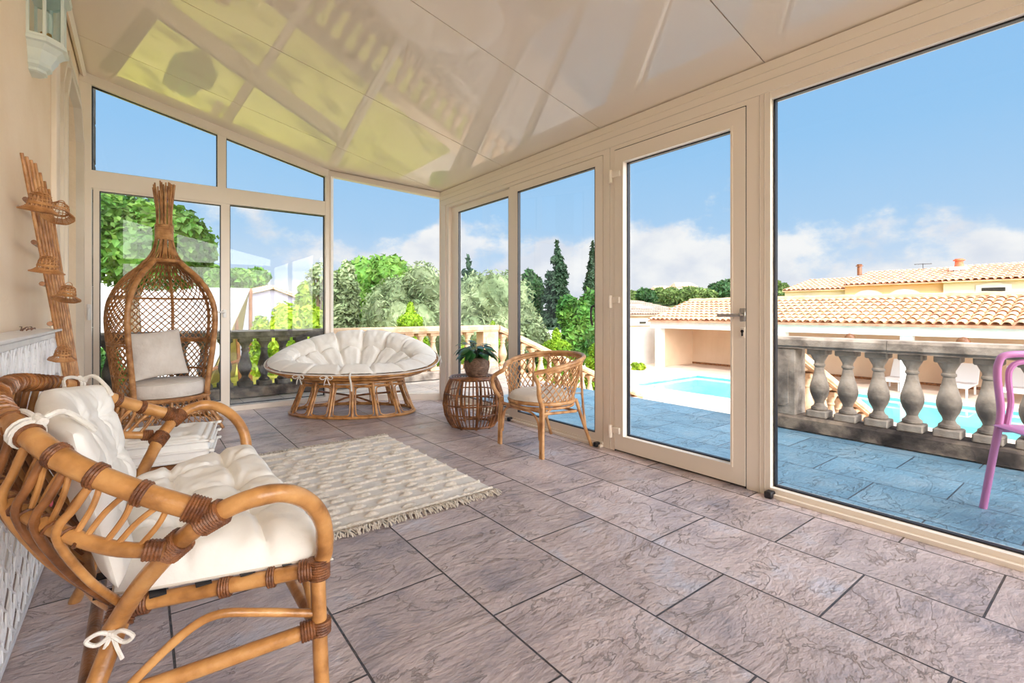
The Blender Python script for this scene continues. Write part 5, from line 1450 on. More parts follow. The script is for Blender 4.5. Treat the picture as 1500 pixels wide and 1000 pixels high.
# loungers under the shelter
def lounger(label, y):
    t = thing('sun_lounger', label, 'sun lounger', (19.9, y, ZP), 0, 'white loungers under the pool shelter')
    mb = MB(); mb.bev((0, 0, 0.32), (1.35, 0.62, 0.05), 0.01); mb.build('bed', 'white_plastic', t)
    R_ = Matrix.Rotation(-0.95, 3, 'Y'); mb = MB(); mb.bev((0.95, 0, 0.60), (0.75, 0.62, 0.05), 0.01, R_); mb.build('backrest', 'white_plastic', t)
    for x in (-0.6, 0.55):
        for yy in (-0.27, 0.27): mb = MB(); mb.bev((x, yy, 0.15), (0.05, 0.05, 0.30), 0.005); mb.build('leg', 'white_plastic', t)
for lab, px_ in (('leftmost white sun lounger under the pool shelter, seen between balusters', 1310), ('middle white sun lounger under the pool shelter, seen between balusters', 1405), ('white sun lounger under the pool shelter nearest the pink chair', 1487)):
    lounger(lab, atX(px_, 560, 19.9).y)

# ------------------------------------------------------------------ garden walls and buildings
mb = MB(); mb.bbox((12.8, 14.9, ZP), (SX0+2.4, 15.1, 0.24))
tag(mb.build('garden_wall', 'render_white', smooth=False), 'low white rendered garden wall behind the clipped bushes and pool', 'wall')
gb = thing('garage_building', 'low building with a grey tiled roof and white garage front behind the pool wall', 'building', (25.5, 20, ZP))
mb = MB(); mb.bbox((21.5, 19.0, ZP), (30, 24, 0.75)); mb.build('wall', 'render_beige', gb, world=True, smooth=False)
mb = MB(); mb.bbox((22.6, 18.9, ZP), (25.6, 19.0, 0.1)); mb.bbox((22.2, 18.75, 0.18), (26.6, 19.0, 0.62)); mb.build('garage_front', 'render_white', gb, world=True, smooth=False)
mb = MB(); mb.bbox((24.2, 18.7, 0.3), (24.8, 18.76, 0.42)); mb.build('sign_plate', 'darksteel', gb, world=True, smooth=False)
tiled_roof(gb, (21.2, 18.6, 0.85), (30.2, 18.6, 0.85), (21.2, 23.6, 1.85), (30.2, 23.6, 1.85), 36, 7, 'rooftile_grey', r=0.11, seg=3)
mb = MB()
for x in (24.0, 26.4):
    mb.add([(x, 20.2, 1.29), (x+1.2, 20.2, 1.29), (x+1.2, 21.4, 1.53), (x, 21.4, 1.53), (x, 20.2, 1.22), (x+1.2, 20.2, 1.22), (x+1.2, 21.4, 1.46), (x, 21.4, 1.46)], [(0, 1, 2, 3), (7, 6, 5, 4), (0, 4, 5, 1), (1, 5, 6, 2), (2, 6, 7, 3), (3, 7, 4, 0)])
mb.build('roof_light', 'render_white', gb, world=True, smooth=False)

HX = 40.0
def row_house(label, yA, yB, zE, zR, m, arched, XO=0, depth=5.0, dz=0):
    """terraced house facing the pool: yA > yB"""
    X = HX+XO
    t = thing('terraced_house', label, 'house', (X+depth/2, (yA+yB)/2, ZP))
    mb = MB(); mb.bbox((X, yB, ZP), (X+2*depth, yA, zE)); mb.build('wall', m, t, world=True, smooth=False)
    tiled_roof(t, (X-0.4, yB, zE+0.05), (X-0.4, yA, zE+0.05+dz), (X+depth, yB, zR), (X+depth, yA, zR+dz), int((yA-yB)/0.33), 9, 'rooftile_far', r=0.165, seg=3)
    for (y, w) in arched:
        wn_ = MB(); zw = zE-1.0
        arch = [(-w, zw), (w, zw), (w, zw+0.42), (w*0.6, zw+0.60), (0, zw+0.66), (-w*0.6, zw+0.60), (-w, zw+0.42)]
        wn_.prism((X-0.02, y), (0, -1), [(a*1.3, zw+(b-zw)*1.12-0.05) for a, b in arch], -0.03, 0.02); f = wn_.build('window_surround', 'render_cream', t, world=True, smooth=False)
        wn_ = MB(); wn_.prism((X-0.09, y), (0, -1), arch, -0.03, 0.02); wn_.build('window_shutter', 'render_white', t, world=True, smooth=False)
    return t
row_house('leftmost terraced house beyond the shelter, low tiled roof and cream wall', 17.3, 13.0, 2.62, 3.75, 'render_cream', [(15.6, 0.5)], XO=0.5)
row_house('middle terraced house with ochre wall and reddish roof beyond the shelter', 13.0, 7.6, 2.85, 4.1, 'render_ochre', [(11.6, 0.6), (9.6, 0.6)])
hC = row_house('nearest terraced house at the right, cream wall and pale tiled roof', 7.6, -3.5, 2.85, 4.15, 'render_cream', [], XO=-0.3)
q = atX(1455, 424, 39.6)
mb = MB(); mb.prism((39.66, q.y), (0, -1), [(-0.75, q.z-0.5), (0.75, q.z-0.5), (0.75, q.z+0.28), (0, q.z+0.42), (-0.75, q.z+0.28)], -0.03, 0.02); mb.build('window_surround', 'render_white', hC, world=True, smooth=False)
mb = MB(); mb.prism((39.62, q.y), (0, -1), rect(-0.5, 0.5, q.z-0.45, q.z+0.12), -0.03, 0.02); mb.build('window_glass', 'darksteel', hC, world=True, smooth=False)
def chimney(label, px_, ytop, ybot, X, w, m, cap=True, potted=False):
    a = atX(px_, ybot, X); b = atX(px_, ytop, X)
    t = thing('chimney', label, 'chimney', (X, a.y, a.z))
    h = b.z-a.z
    if potted:
        mb = MB(); mb.bev((0, 0, h*0.15), (w*1.2, w*1.4, h*0.3), 0.02); mb.build('stack', 'render_white', t)
        mb = MB(); mb.lathe([(w*0.42, h*0.3), (w*0.36, h*0.5), (w*0.34, h*0.82), (w*0.5, h*0.84), (w*0.5, h*0.92), (w*0.36, h*0.94), (w*0.36, h)], seg=12); mb.build('pot', m, t)
    else:
        mb = MB(); mb.lathe([(w*0.5, 0), (w*0.5, h*0.8), (w*0.8, h*0.82), (w*0.8, h*0.88), (w*0.5, h*0.9), (w*0.6, h)], seg=10); mb.build('pipe', m, t)
chimney('thin brown chimney pipe on the ridge between the left and middle houses', 1259, 387, 403, 43.4, 0.3, 'binding')
chimney('red terracotta chimney pot between the middle and nearest houses', 1405, 379, 396, 43.0, 0.62, 'terracotta', potted=True)
a = atX(1352, 393, 44.5); t = thing('roof_antenna', 'small television antenna on the middle house roof', 'antenna', a)
mb = MB(); mb.tube([(0, 0, -0.2), (0, 0, 0.35)], 0.02, 6); mb.tube([(0, -0.5, 0.3), (0, 0.5, 0.33)], 0.02, 6)
for k in range(6): mb.tube([(-0.15, -0.45+k*0.18, 0.31), (0.15, -0.45+k*0.18, 0.31)], 0.015, 5)
mb.build('aerial', 'darksteel', t)

# tent and white gabled building seen through the left windows
tt = thing('garden_tent', 'big white canvas garden tent with brown poles and khaki lining beyond the left balustrade', 'tent', (1.8, 19, ZP))
def D17(x, y, d): return atD(x, y, d)
ap = D17(367, 423, 17); pb = Vector((ap.x, ap.y, ZP))
lf = D17(226, 396, 17.5); lo = D17(300, 545, 14.5); lo.z = ZP+0.3
lb = D17(120, 545, 14.5); lb.z = ZP+0.3; bkl = D17(150, 400, 18.5)
def slab(mb, pts, th=0.03):
    pts = [Vector(p) for p in pts]; n_ = (pts[1]-pts[0]).cross(pts[2]-pts[0]).normalized()*th; m = len(pts)
    mb.add(pts+[p+n_ for p in pts], [tuple(range(m)), tuple(range(m, 2*m))[::-1]]+[(i, (i+1) % m, m+(i+1) % m, m+i) for i in range(m)])
mb = MB(); slab(mb, [ap, D17(303, 422, 17.2), lb, lo]); mb.build('canvas_roof', 'canvas', tt, world=True, smooth=False)
mb = MB(); slab(mb, [D17(303, 422, 17.2), lf, bkl, lb]); mb.build('canvas_roof', 'canvas', tt, world=True, smooth=False)
pk = Vector((ap.x-0.15, ap.y+3.5, ap.z-0.1)); 
mb = MB(); slab(mb, [ap+Vector((-0.05, 0.05, 0)), Vector((lo.x+0.1, lo.y+0.3, lo.z)), Vector((lo.x+0.4, lo.y+3, ZP)), Vector((ap.x-0.1, ap.y+3.0, ZP)), pk]); mb.build('inner_lining', 'khaki', tt, world=True, smooth=False)
for a, b in ((ap, pb), (D17(345, 450, 16.6), Vector((pb.x-0.35, pb.y-0.3, ZP))), (D17(330, 480, 16), Vector((pb.x-0.9, pb.y-0.8, ZP))), (Vector((pb.x-0.1, pb.y, ZP+0.95)), Vector((lo.x+0.2, lo.y+0.2, ZP+0.8)))):
    mb = MB(); mb.tube([a, b], 0.06, 8); mb.build('pole', 'wood', tt, world=True)
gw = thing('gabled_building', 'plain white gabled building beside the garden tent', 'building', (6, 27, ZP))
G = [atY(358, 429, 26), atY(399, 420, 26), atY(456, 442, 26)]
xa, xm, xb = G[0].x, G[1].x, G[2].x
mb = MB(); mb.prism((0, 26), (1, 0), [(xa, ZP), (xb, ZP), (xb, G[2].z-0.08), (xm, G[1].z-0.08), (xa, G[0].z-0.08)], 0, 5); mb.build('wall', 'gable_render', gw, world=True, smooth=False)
for a, b in ((G[1], G[0]), (G[1], G[2])):
    tiled_roof(gw, (b.x, 25.8, b.z), (b.x, 31, b.z), (a.x, 25.8, a.z), (a.x, 31, a.z), 16, 8, 'rooftile_far', r=0.15, seg=3)
mb = MB(); q = atY(404, 474, 25.99); mb.bbox((q.x-0.3, 25.95, q.z-0.25), (q.x+0.4, 26, q.z+0.1)); mb.build('window_pane', 'darksteel', gw, world=True, smooth=False)

# ------------------------------------------------------------------ pink chair on the terrace
pk_ = thing('terrace_chair', 'mauve pink tubular plastic chair on the terrace at the right edge', 'chair', (3.55, 0.30, -0.012), math.radians(-52.5))
# local x runs along the chair back (to the right in view), local y backwards (away from the camera is +y)
mb = MB()
back = [(-0.22, 0.05, 0.0), (-0.20, 0.02, 0.25), (-0.185, 0.0, 0.42), (-0.175, 0.0, 0.52), (-0.20, -0.02, 0.68), (-0.20, -0.03, 0.76), (-0.165, -0.035, 0.80), (0, -0.04, 0.805)]
pts = [Vector(p) for p in back]+[Vector((-x, y, z)) for x, y, z in back[:-1]][::-1]
mb.tube(smooth_path(pts, 6), 0.0165, 10); mb.build('back_frame', 'pink', pk_)
mb = MB(); inn = [(-0.155, -0.01, 0.45), (-0.14, -0.01, 0.56), (-0.155, -0.02, 0.68), (-0.15, -0.028, 0.735), (-0.11, -0.03, 0.765), (0, -0.035, 0.77)]
pts = [Vector(p) for p in inn]+[Vector((-x, y, z)) for x, y, z in inn[:-1]][::-1]
mb.tube(smooth_path(pts, 6), 0.013, 8); mb.build('inner_hoop', 'pink', pk_)
mb = MB()
for x in (-0.06, 0.0, 0.06): mb.tube([(x, -0.01, 0.45), (x*1.1, -0.035, 0.77)], 0.011, 8)
mb.build('back_spindles', 'pink', pk_)
cushion(0.42, 0.42, 0.035, 24, 24, warp=lambda q: Vector((q.x, q.y-0.20, q.z+0.44)), wr=0.0, p=6).build('seat', 'pink', pk_)
mb = MB(); mb.tube([(-0.19, 0.0, 0.42), (0.19, 0.0, 0.42)], 0.013, 8); mb.build('cross_rail', 'pink', pk_)
for sg in (-1, 1):
    mb = MB(); mb.tube(smooth_path([(sg*0.19, -0.38, 0.43), (sg*0.20, -0.40, 0.2), (sg*0.215, -0.43, 0.0)], 4), 0.015, 10); mb.build('front_leg', 'pink', pk_)
# ------------------------------------------------------------------ vegetation
rng = np.random.default_rng(5)
def leaf_mesh(name, blobs, n, size, m, parent=None, aspect=0.45, loc=(0, 0, 0), shell=0.35, up=0.0, core=0.80, drop=None):
    """crown of n separate little leaves scattered through the outer shell of ellipsoid blobs (centre, radii), round a leafy core"""
    ctr = np.array([b[0] for b in blobs], float); rad = np.array([b[1] for b in blobs], float)
    wgt = (rad[:, 0]*rad[:, 1]+rad[:, 1]*rad[:, 2]+rad[:, 0]*rad[:, 2]); wgt /= wgt.sum()
    idx = rng.choice(len(blobs), n, p=wgt)
    d = rng.normal(size=(n, 3)); d /= np.linalg.norm(d, axis=1, keepdims=True)
    rr = 1.0-shell*rng.random(n)**1.6+rng.normal(size=n)*0.03
    P = ctr[idx]+d*rad[idx]*rr[:, None]
    # drop the ones deep inside another blob
    inside = np.zeros(n, bool)
    for c, r in zip(ctr, rad):
        inside |= (np.linalg.norm((P-c)/r, axis=1) < 0.55)
    P = P[~inside]; d = d[~inside]; k = len(P)
    nrm = d*0.6+rng.normal(size=(k, 3))*0.6+np.array([0, 0, 0.35+up]); nrm /= np.linalg.norm(nrm, axis=1, keepdims=True)
    t = np.cross(nrm, rng.normal(size=(k, 3))); t /= np.linalg.norm(t, axis=1, keepdims=True); b = np.cross(nrm, t)
    s = size*(0.7+0.6*rng.random(k))[:, None]
    V = np.stack([P-t*s, P+b*s*aspect+nrm*s*0.12, P+t*s, P-b*s*aspect+nrm*s*0.12], 1).reshape(-1, 3)
    F = np.arange(4*k).reshape(-1, 4)
    vs_ = [V]; fs = [tuple(f) for f in F.tolist()]
    off = 4*k
    # lumpy leafy core so that the crown is not see-through
    import bmesh
    for c, r in zip(ctr, rad):
        bm = bmesh.new(); bmesh.ops.create_icosphere(bm, subdivisions=3, radius=1.0)
        pts = []
        for v in bm.verts:
            q = v.co; nn = noise.noise(Vector((q.x*3+c[0], q.y*3, q.z*3)))*0.16+noise.noise(Vector((q.x*8+c[0], q.y*8, q.z*8)))*0.12
            pts.append([c[i]+q[i]*r[i]*(core+nn) for i in range(3)])
        vs_.append(np.array(pts)); fs += [tuple(v.index+off for v in f.verts) for f in bm.faces]; off += len(pts); bm.free()
    V = np.concatenate(vs_)
    me = bpy.data.meshes.new(name); me.from_pydata(V.tolist(), [], fs); me.materials.append(MT[m]); me.update()
    o = bpy.data.objects.new(name, me); COL.objects.link(o)
    if parent is not None: o.parent = parent
    return o
def tree(label, px_, ytop, ybot, wpx, d, m, n=5000, size=0.1, name='tree', cat='tree', nb=9, seed=0, trunk=True, shape='round', group=None, aspect=0.45, ground=ZP, core=0.8, fy=None, shell=0.35):
    """tree whose crown spans the given part of the view at distance d, standing on the ground"""
    rr = random.Random(seed+int(px_))
    top_ = atD(px_, ytop, d); bot = atD(px_, ybot, d); W_ = wpx*d/FPX/2; Hh = (top_.z-bot.z)/2; c0 = Vector((top_.x, top_.y, 0))
    t = thing(name, label, cat, (c0.x, c0.y, ground), 0, group)
    zc_ = (top_.z+bot.z)/2-ground
    blobs = []
    if shape == 'round':
        blobs.append(((0, 0, zc_), (W_*0.72, W_*0.72, Hh*0.78)))
        for k in range(nb):
            a = 2*PI*k/nb+rr.random(); e = rr.uniform(-0.6, 0.75)
            s_ = rr.uniform(0.38, 0.52)
            blobs.append(((math.cos(a)*W_*(1-s_)*math.cos(e*0.9), math.sin(a)*W_*(1-s_)*math.cos(e*0.9), zc_+e*Hh*(1.25-s_)), (W_*s_, W_*s_, Hh*s_)))
    elif shape == 'cone':
        L_ = 7
        for k in range(L_):
            u = k/(L_-1); w = W_*(1-u)**0.8*0.95+W_*0.10
            blobs.append(((rr.uniform(-0.1, 0.1)*w, rr.uniform(-0.1, 0.1)*w, zc_-Hh+2*Hh*(u*0.92+0.06)), (w, w, Hh/L_*1.5)))
    elif shape == 'topiary':
        for k in range(6):
            u = k/5; w = W_*math.sqrt(max(0.02, 1-u*u*0.96)); blobs.append(((0, 0, zc_-Hh+2*Hh*(0.10+0.82*u)), (w, w, Hh*0.28)))
    elif shape == 'conifer':
        L_ = 13
        for k in range(L_):
            u = k/(L_-1); w = W_*(1-u)**0.9*rr.uniform(0.75, 1.1)+W_*0.05
            for j in range(4 if k < L_-2 else 1):
                a = rr.random()*6.28; off_ = w*0.55 if k < L_-2 else 0
                blobs.append(((math.cos(a)*off_, math.sin(a)*off_, zc_-Hh+2*Hh*(u*0.95+0.03)), (w*0.55+0.05, w*0.55+0.05, Hh/L_*1.1)))
    elif shape == 'column':
        for k in range(9):
            u = k/8; w = W_*(1-abs(u-0.35)*0.9 if u > 0.35 else 1); w = W_*max(0.12, min(1, (1-u)*2.2))
            blobs.append(((rr.uniform(-0.12, 0.12)*w, rr.uniform(-0.12, 0.12)*w, zc_-Hh+2*Hh*(0.05+0.9*u)), (w, w, Hh*0.2)))
    leaf_mesh('foliage', blobs, n, size, m, t, aspect=aspect, core=core, shell=shell)
    if trunk:
        mb = MB(); h = max(0.3, zc_); r = max(0.05, W_*0.06)
        mb.tube(smooth_path([(0, 0, 0), (r*0.5, 0.02, h*0.4), (-r*0.3, 0, h*0.8), (0, 0, h)], 4), r, 8)
        for k in range(4):
            a = 2*PI*k/4+rr.random(); mb.tube([(0, 0, h*0.6), (math.cos(a)*W_*0.4, math.sin(a)*W_*0.4, h*1.05)], r*0.5, 6)
        mb.build('trunk', 'bark', t)
    return t
# left windows
tree('large fig tree with big leaves behind the hooded chair, outside the left window', 196, 278, 440, 210, 13, 'leaf_fig', 15000, 0.11, seed=1, nb=14, aspect=0.6)
tree('leafy green shrub low behind the dark balustrade, left of the hooded chair', 150, 505, 600, 60, 9.5, 'leaf_laurel', 2200, 0.07, name='shrub', cat='shrub', seed=2, trunk=False)
tree('small round green tree between the fig tree and the tent ridge', 303, 384, 440, 42, 27, 'leaf_round', 2500, 0.22, seed=3)
tree('round broad green tree behind the tent, left of the gabled building', 352, 389, 440, 84, 30, 'leaf_round', 4500, 0.24, seed=4)
tree('thin airy sapling rising beside the angled corner post', 468, 376, 450, 44, 15, 'leaf_olive', 700, 0.08, seed=5, nb=6, core=0.1, shape='round')
tree('bright yellow green shrub at the foot of the gabled building', 436, 436, 560, 84, 12.5, 'leaf_yellow', 6000, 0.085, name='shrub', cat='shrub', seed=6, trunk=False, nb=12)
tree('yellow green shrub beyond the dark balustrade, right of the tent pole', 390, 464, 560, 50, 13.5, 'leaf_yellow', 2500, 0.085, name='shrub', cat='shrub', seed=16, trunk=False)
tree('taller yellow green bush sloping up to the angled corner post', 461, 408, 540, 60, 17, 'leaf_yellow', 3500, 0.11, name='shrub', cat='shrub', seed=26, trunk=False)
# centre
tree('tall fresh green tree rising behind the silver olive in the corner pane', 556, 376, 500, 132, 20, 'leaf_round', 7000, 0.16, seed=7, nb=14)
tree('narrow silvery tree at the left edge of the corner pane', 503, 384, 520, 50, 15, 'leaf_olive', 4000, 0.10, seed=8, core=0.6)
tree('wide silvery olive tree filling the corner pane', 592, 388, 560, 140, 14, 'leaf_olive', 16000, 0.085, seed=9, nb=18, aspect=0.3)
tree('second silvery olive tree seen through the sliding pair', 712, 389, 560, 168, 15, 'leaf_olive', 16000, 0.09, seed=10, nb=18, aspect=0.3)
tree('dark olive bush below the conifer', 780, 452, 560, 70, 12.5, 'leaf_olive', 5000, 0.08, name='shrub', cat='shrub', seed=11, trunk=False)
tree('fir top poking above the second olive tree', 686, 374, 520, 76, 26, 'leaf_conifer', 2500, 0.17, shape='conifer', seed=12)
tree('dark bushy tree left of the tall conifer', 775, 396, 500, 46, 27, 'leaf_dark', 3500, 0.18, seed=13)
tree('tall dark conifer with pointed top', 816, 355, 500, 66, 25, 'leaf_conifer', 9000, 0.15, shape='conifer', seed=14, name='conifer')
tree('narrow dark cypress right of the conifer', 868, 358, 480, 24, 24, 'leaf_conifer', 4500, 0.13, shape='column', seed=15, name='cypress')
tree('glossy green laurel mass in front of the cypress', 852, 424, 540, 78, 18, 'leaf_laurel', 7000, 0.12, seed=17, nb=14, name='shrub', cat='shrub', trunk=False)
tree('dark hedge behind the second olive tree', 700, 440, 540, 190, 23, 'leaf_dark', 7000, 0.14, name='hedge', cat='hedge', seed=18, trunk=False, nb=14)
tree('clipped yellow green cone bush behind the sunlit balustrade', 601, 448, 545, 58, 10.2, 'leaf_topiary', 7000, 0.04, shape='topiary', name='topiary', cat='shrub', seed=19, trunk=False, core=0.9, shell=0.12)
tree('clipped yellow green dome bush left of the white garden wall', 815, 487, 580, 66, 11.5, 'leaf_topiary', 9000, 0.045, shape='topiary', name='topiary', cat='shrub', seed=20, trunk=False, core=0.9, shell=0.12)
tree('clipped yellow green cone bush against the white garden wall, nearest the door', 878, 492, 590, 50, 12.3, 'leaf_topiary', 7000, 0.045, shape='topiary', name='topiary', cat='shrub', seed=21, trunk=False, core=0.9, shell=0.12)
tree('small clipped bush peeping over the balustrade pedestal', 722, 474, 545, 34, 11.5, 'leaf_topiary', 3000, 0.05, shape='topiary', name='topiary', cat='shrub', seed=22, trunk=False, core=0.9, shell=0.12)
tree('low green shrub seen between the sunlit balusters', 668, 500, 570, 60, 10.5, 'leaf_topiary', 3000, 0.05, name='shrub', cat='shrub', seed=23, trunk=False)
tree('little green shrub at the foot of the pool wall', 935, 531, 545, 22, 21.5, 'leaf_yellow', 900, 0.08, name='shrub', cat='shrub', seed=24, trunk=False)
# distant hill with scrub and houses
mb = MB()
def hillz(x, y): return -2+6.3*math.exp(-((x-93)/33)**2-((y-52)/46)**2)+1.5*math.exp(-((x-128)/22)**2-((y-48)/24)**2)
mb.grid(lambda u, v: Vector((54+126*u, -10+130*v, hillz(54+126*u, -10+130*v))), 40, 40)
struct(mb.build('hill', 'hill'), 'distant low hill beyond the roofs')
for k, (x, yt, w, lab) in enumerate([(922, 426, 22, 'leftmost bush on the distant skyline'), (945, 423, 34, 'wide dark green tree left of the hill houses'), (975, 422, 32, 'round tree just left of the hill houses'), (1005, 420, 34, 'broad tree in front of the hill houses'), (1032, 421, 32, 'dark tree right of the hill houses'), (1058, 408, 34, 'umbrella pine high on the hill behind the door handle stile'), (1080, 404, 26, 'rightmost pine on the hill'), (1143, 411, 18, 'small tree at the left edge of the nearest pane skyline')]):
    tree(lab, x, yt, 446 if k else 464, w*1.25, 80+k, 'leaf_hill' if k not in (1, 5) else 'leaf_dark', 1500, 0.5, seed=40+k, trunk=False, group='trees on the distant hill', nb=7, ground=-2)
for k, (x, y0, y1, w, lab) in enumerate([(968, 419, 428, 26, 'long low tiled house among the hill trees'), (1000, 414, 424, 30, 'highest tiled house on the hill'), (1068, 424, 432, 32, 'white walled house at the right of the hill trees')]):
    a = atD(x, y1, 88+k); h = (y1-y0)*(88+k)/FPX; w_ = w*(88+k)/FPX
    t = thing('hill_house', lab, 'house', (a.x, a.y, a.z-0.5), -TH, 'houses on the distant hill')
    mb = MB(); mb.bev((0, 0, h*0.35), (w_, 4, h*0.7+0.5), 0.02); mb.build('wall', 'render_cream', t)
    mb = MB(); mb.add([(-w_*0.55, -2.3, h*0.75), (w_*0.55, -2.3, h*0.75), (w_*0.55, 2.3, h*0.75), (-w_*0.55, 2.3, h*0.75), (-w_*0.4, 0, h+0.5), (w_*0.4, 0, h+0.5)], [(0, 1, 5, 4), (2, 3, 4, 5), (0, 4, 3), (1, 2, 5), (3, 2, 1, 0)]); mb.build('roof', 'rooftile_far', t, smooth=False)
# farther bushes and roofs that close the horizon left of the hill
SKY_STR, FILL_HIGH, FILL_BACK, FILL_WARM = 0.95, 1.7, 12.0, 0.9

# ---- second level: pieces that belong to a part hang under it
PAIRS = {'piping': ('cushion_cover', 'pad'), 'tie': ('cushion_cover', 'pad'), 'stitched_edge': ('cushion_cover',), 'care_label': ('cushion_cover',),
         'woven_ridges': ('pot',), 'soil': ('pot',), 'gasket': ('glass_pane',), 'glazing_bead': ('door_leaf',), 'hinge': ('door_leaf',), 'door_handle': ('door_leaf',),
         'lock_plate': ('door_leaf',), 'keyhole': ('door_leaf',), 'lever_handle': ('sliding_leaf',), 'pull_handle': ('sliding_leaf',), 'bulb_tube': ('lamp_holder',),
         'glass_panel': ('corner_post',), 'peel_spiral': ('top_rail',), 'neck_binding': ('neck_canes',), 'window_shutter': ('window_surround',), 'window_glass': ('window_surround',),
         'woven_top': ('rim',), 'sign_plate': ('garage_front',), 'ridge_tiles': ('roof',), 'fringe': ('weave',)}
def base_name(o): return o.name.split('.')[0]
for root in [o for o in COL.objects if o.parent is None]:
    kids = list(root.children)
    last = {}
    for c in kids:
        for tgt in PAIRS.get(base_name(c), ()):
            cand = [k for k in kids if base_name(k) == tgt]
            if cand:
                ci = kids.index(c)
                before = [k for k in cand if kids.index(k) < ci]
                c.parent = before[-1] if before else cand[0]
                break
# ------------------------------------------------------------------ sun and sky
sd = bpy.data.lights.new('sun', 'SUN'); so = bpy.data.objects.new('sun', sd); COL.objects.link(so)
sdir = Vector((1, 0.10, -1.28)).normalized()
so.rotation_euler = sdir.to_track_quat('-Z', 'Y').to_euler()
sd.energy = 2.9; sd.angle = math.radians(0.6); sd.color = (1, 0.96, 0.90)
wd = bpy.data.worlds.new('sky'); SC.world = wd; wd.use_nodes = True
nt = wd.node_tree; N, L = nt.nodes, nt.links
bg = N['Background']
tc = N.new('ShaderNodeTexCoord')
sp = N.new('ShaderNodeSeparateXYZ'); L.new(tc.outputs['Generated'], sp.inputs[0])
def ramp(stops, src, interp='EASE'):
    r = N.new('ShaderNodeValToRGB'); cr = r.color_ramp; cr.interpolation = interp
    cr.elements[0].position = stops[0][0]; cr.elements[0].color = stops[0][1]
    cr.elements[1].position = stops[-1][0]; cr.elements[1].color = stops[-1][1]
    for p, c in stops[1:-1]:
        e = cr.elements.new(p); e.color = c
    L.new(src, r.inputs['Fac']); return r.outputs['Color']
g = ramp([(0, srgb(226, 236, 248)), (0.06, srgb(212, 230, 250)), (0.16, srgb(178, 216, 250)), (0.30, srgb(156, 207, 250)), (0.5, srgb(142, 198, 248)), (1, srgb(130, 180, 240))], sp.outputs['Z'], 'LINEAR')
mp = N.new('ShaderNodeMapping'); mp.inputs['Scale'].default_value = (1, 1, 1.5); mp.inputs['Location'].default_value = (3.3, 1.7, 0.4); L.new(tc.outputs['Generated'], mp.inputs['Vector'])
nz = N.new('ShaderNodeTexNoise'); nz.inputs['Scale'].default_value = 4.2; nz.inputs['Detail'].default_value = 9; nz.inputs['Roughness'].default_value = 0.56; L.new(mp.outputs[0], nz.inputs['Vector'])
# cumulus heads thin out with elevation
el = N.new('ShaderNodeMapRange'); el.inputs['From Min'].default_value = 0.02; el.inputs['From Max'].default_value = 0.26; el.inputs['To Min'].default_value = 0.235; el.inputs['To Max'].default_value = -0.20
L.new(sp.outputs['Z'], el.inputs['Value'])
ad = N.new('ShaderNodeMath'); ad.operation = 'ADD'; L.new(nz.outputs['Fac'], ad.inputs[0]); L.new(el.outputs[0], ad.inputs[1])
cm = N.new('ShaderNodeMapRange'); cm.interpolation_type = 'SMOOTHSTEP'; cm.inputs['From Min'].default_value = 0.50; cm.inputs['From Max'].default_value = 0.60; L.new(ad.outputs[0], cm.inputs['Value'])
n2 = N.new('ShaderNodeTexNoise'); n2.inputs['Scale'].default_value = 9; n2.inputs['Detail'].default_value = 6; L.new(mp.outputs[0], n2.inputs['Vector'])
cc = ramp([(0.3, srgb(226, 232, 244)), (0.65, srgb(255, 255, 255))], n2.outputs['Fac'])
mx = N.new('ShaderNodeMix'); mx.data_type = 'RGBA'; L.new(cm.outputs[0], mx.inputs['Factor']); L.new(g, mx.inputs['A']); L.new(cc, mx.inputs['B'])
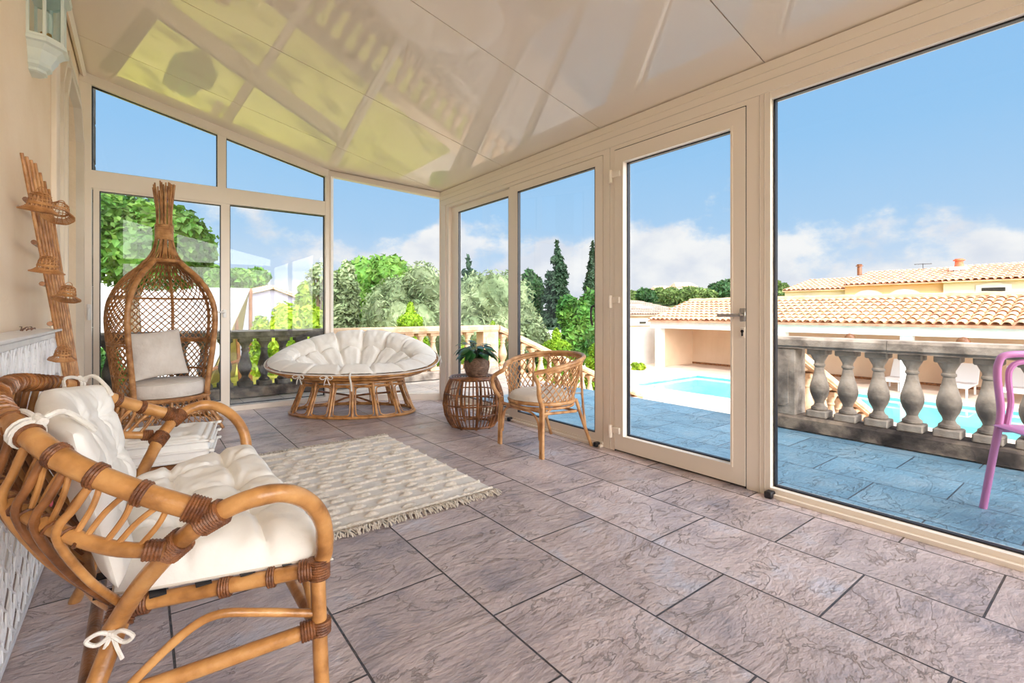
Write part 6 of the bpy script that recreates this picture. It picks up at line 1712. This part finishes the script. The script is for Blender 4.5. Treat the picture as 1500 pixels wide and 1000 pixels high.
# sky overhead and behind the camera boosted as added fill for the room
bz = N.new('ShaderNodeMapRange'); bz.interpolation_type = 'SMOOTHSTEP'; bz.inputs['From Min'].default_value = 0.5; bz.inputs['From Max'].default_value = 0.85; bz.inputs['To Min'].default_value = 1.0; bz.inputs['To Max'].default_value = FILL_HIGH; L.new(sp.outputs['Z'], bz.inputs['Value'])
by = N.new('ShaderNodeMapRange'); by.interpolation_type = 'SMOOTHSTEP'; by.inputs['From Min'].default_value = 0.3; by.inputs['From Max'].default_value = 0.85; by.inputs['To Min'].default_value = 1.0; by.inputs['To Max'].default_value = FILL_BACK
dt = N.new('ShaderNodeVectorMath'); dt.operation = 'DOT_PRODUCT'; dt.inputs[1].default_value = (-0.25, -0.97, 0.1); L.new(tc.outputs['Generated'], dt.inputs[0]); L.new(dt.outputs['Value'], by.inputs['Value'])
ml = N.new('ShaderNodeMath'); ml.operation = 'MULTIPLY'; L.new(bz.outputs[0], ml.inputs[0]); L.new(by.outputs[0], ml.inputs[1])
m2 = N.new('ShaderNodeMath'); m2.operation = 'MULTIPLY'; m2.inputs[1].default_value = SKY_STR; L.new(ml.outputs[0], m2.inputs[0])
# warm tint of the added fill sky overhead and behind the camera
def m_(op, a, b):
    q = N.new('ShaderNodeMath'); q.operation = op
    L.new(a, q.inputs[0])
    if isinstance(b, float): q.inputs[1].default_value = b
    else: L.new(b, q.inputs[1])
    return q.outputs[0]
fh = m_('MULTIPLY', m_('SUBTRACT', bz.outputs[0], 1.0), 1.0/(FILL_HIGH-1)); fb = m_('MULTIPLY', m_('SUBTRACT', by.outputs[0], 1.0), 1.0/(FILL_BACK-1))
hz = N.new('ShaderNodeMix'); hz.data_type = 'RGBA'; L.new(m_('MULTIPLY', m_('MAXIMUM', fh, fb), FILL_WARM), hz.inputs['Factor']); L.new(mx.outputs['Result'], hz.inputs['A']); hz.inputs['B'].default_value = (1.0, 0.93, 0.86, 1)
L.new(hz.outputs['Result'], bg.inputs['Color']); L.new(m2.outputs[0], bg.inputs['Strength'])
SC.cycles.max_bounces = 12; SC.cycles.diffuse_bounces = 6; SC.cycles.glossy_bounces = 4; SC.cycles.transparent_max_bounces = 24; SC.cycles.transmission_bounces = 6
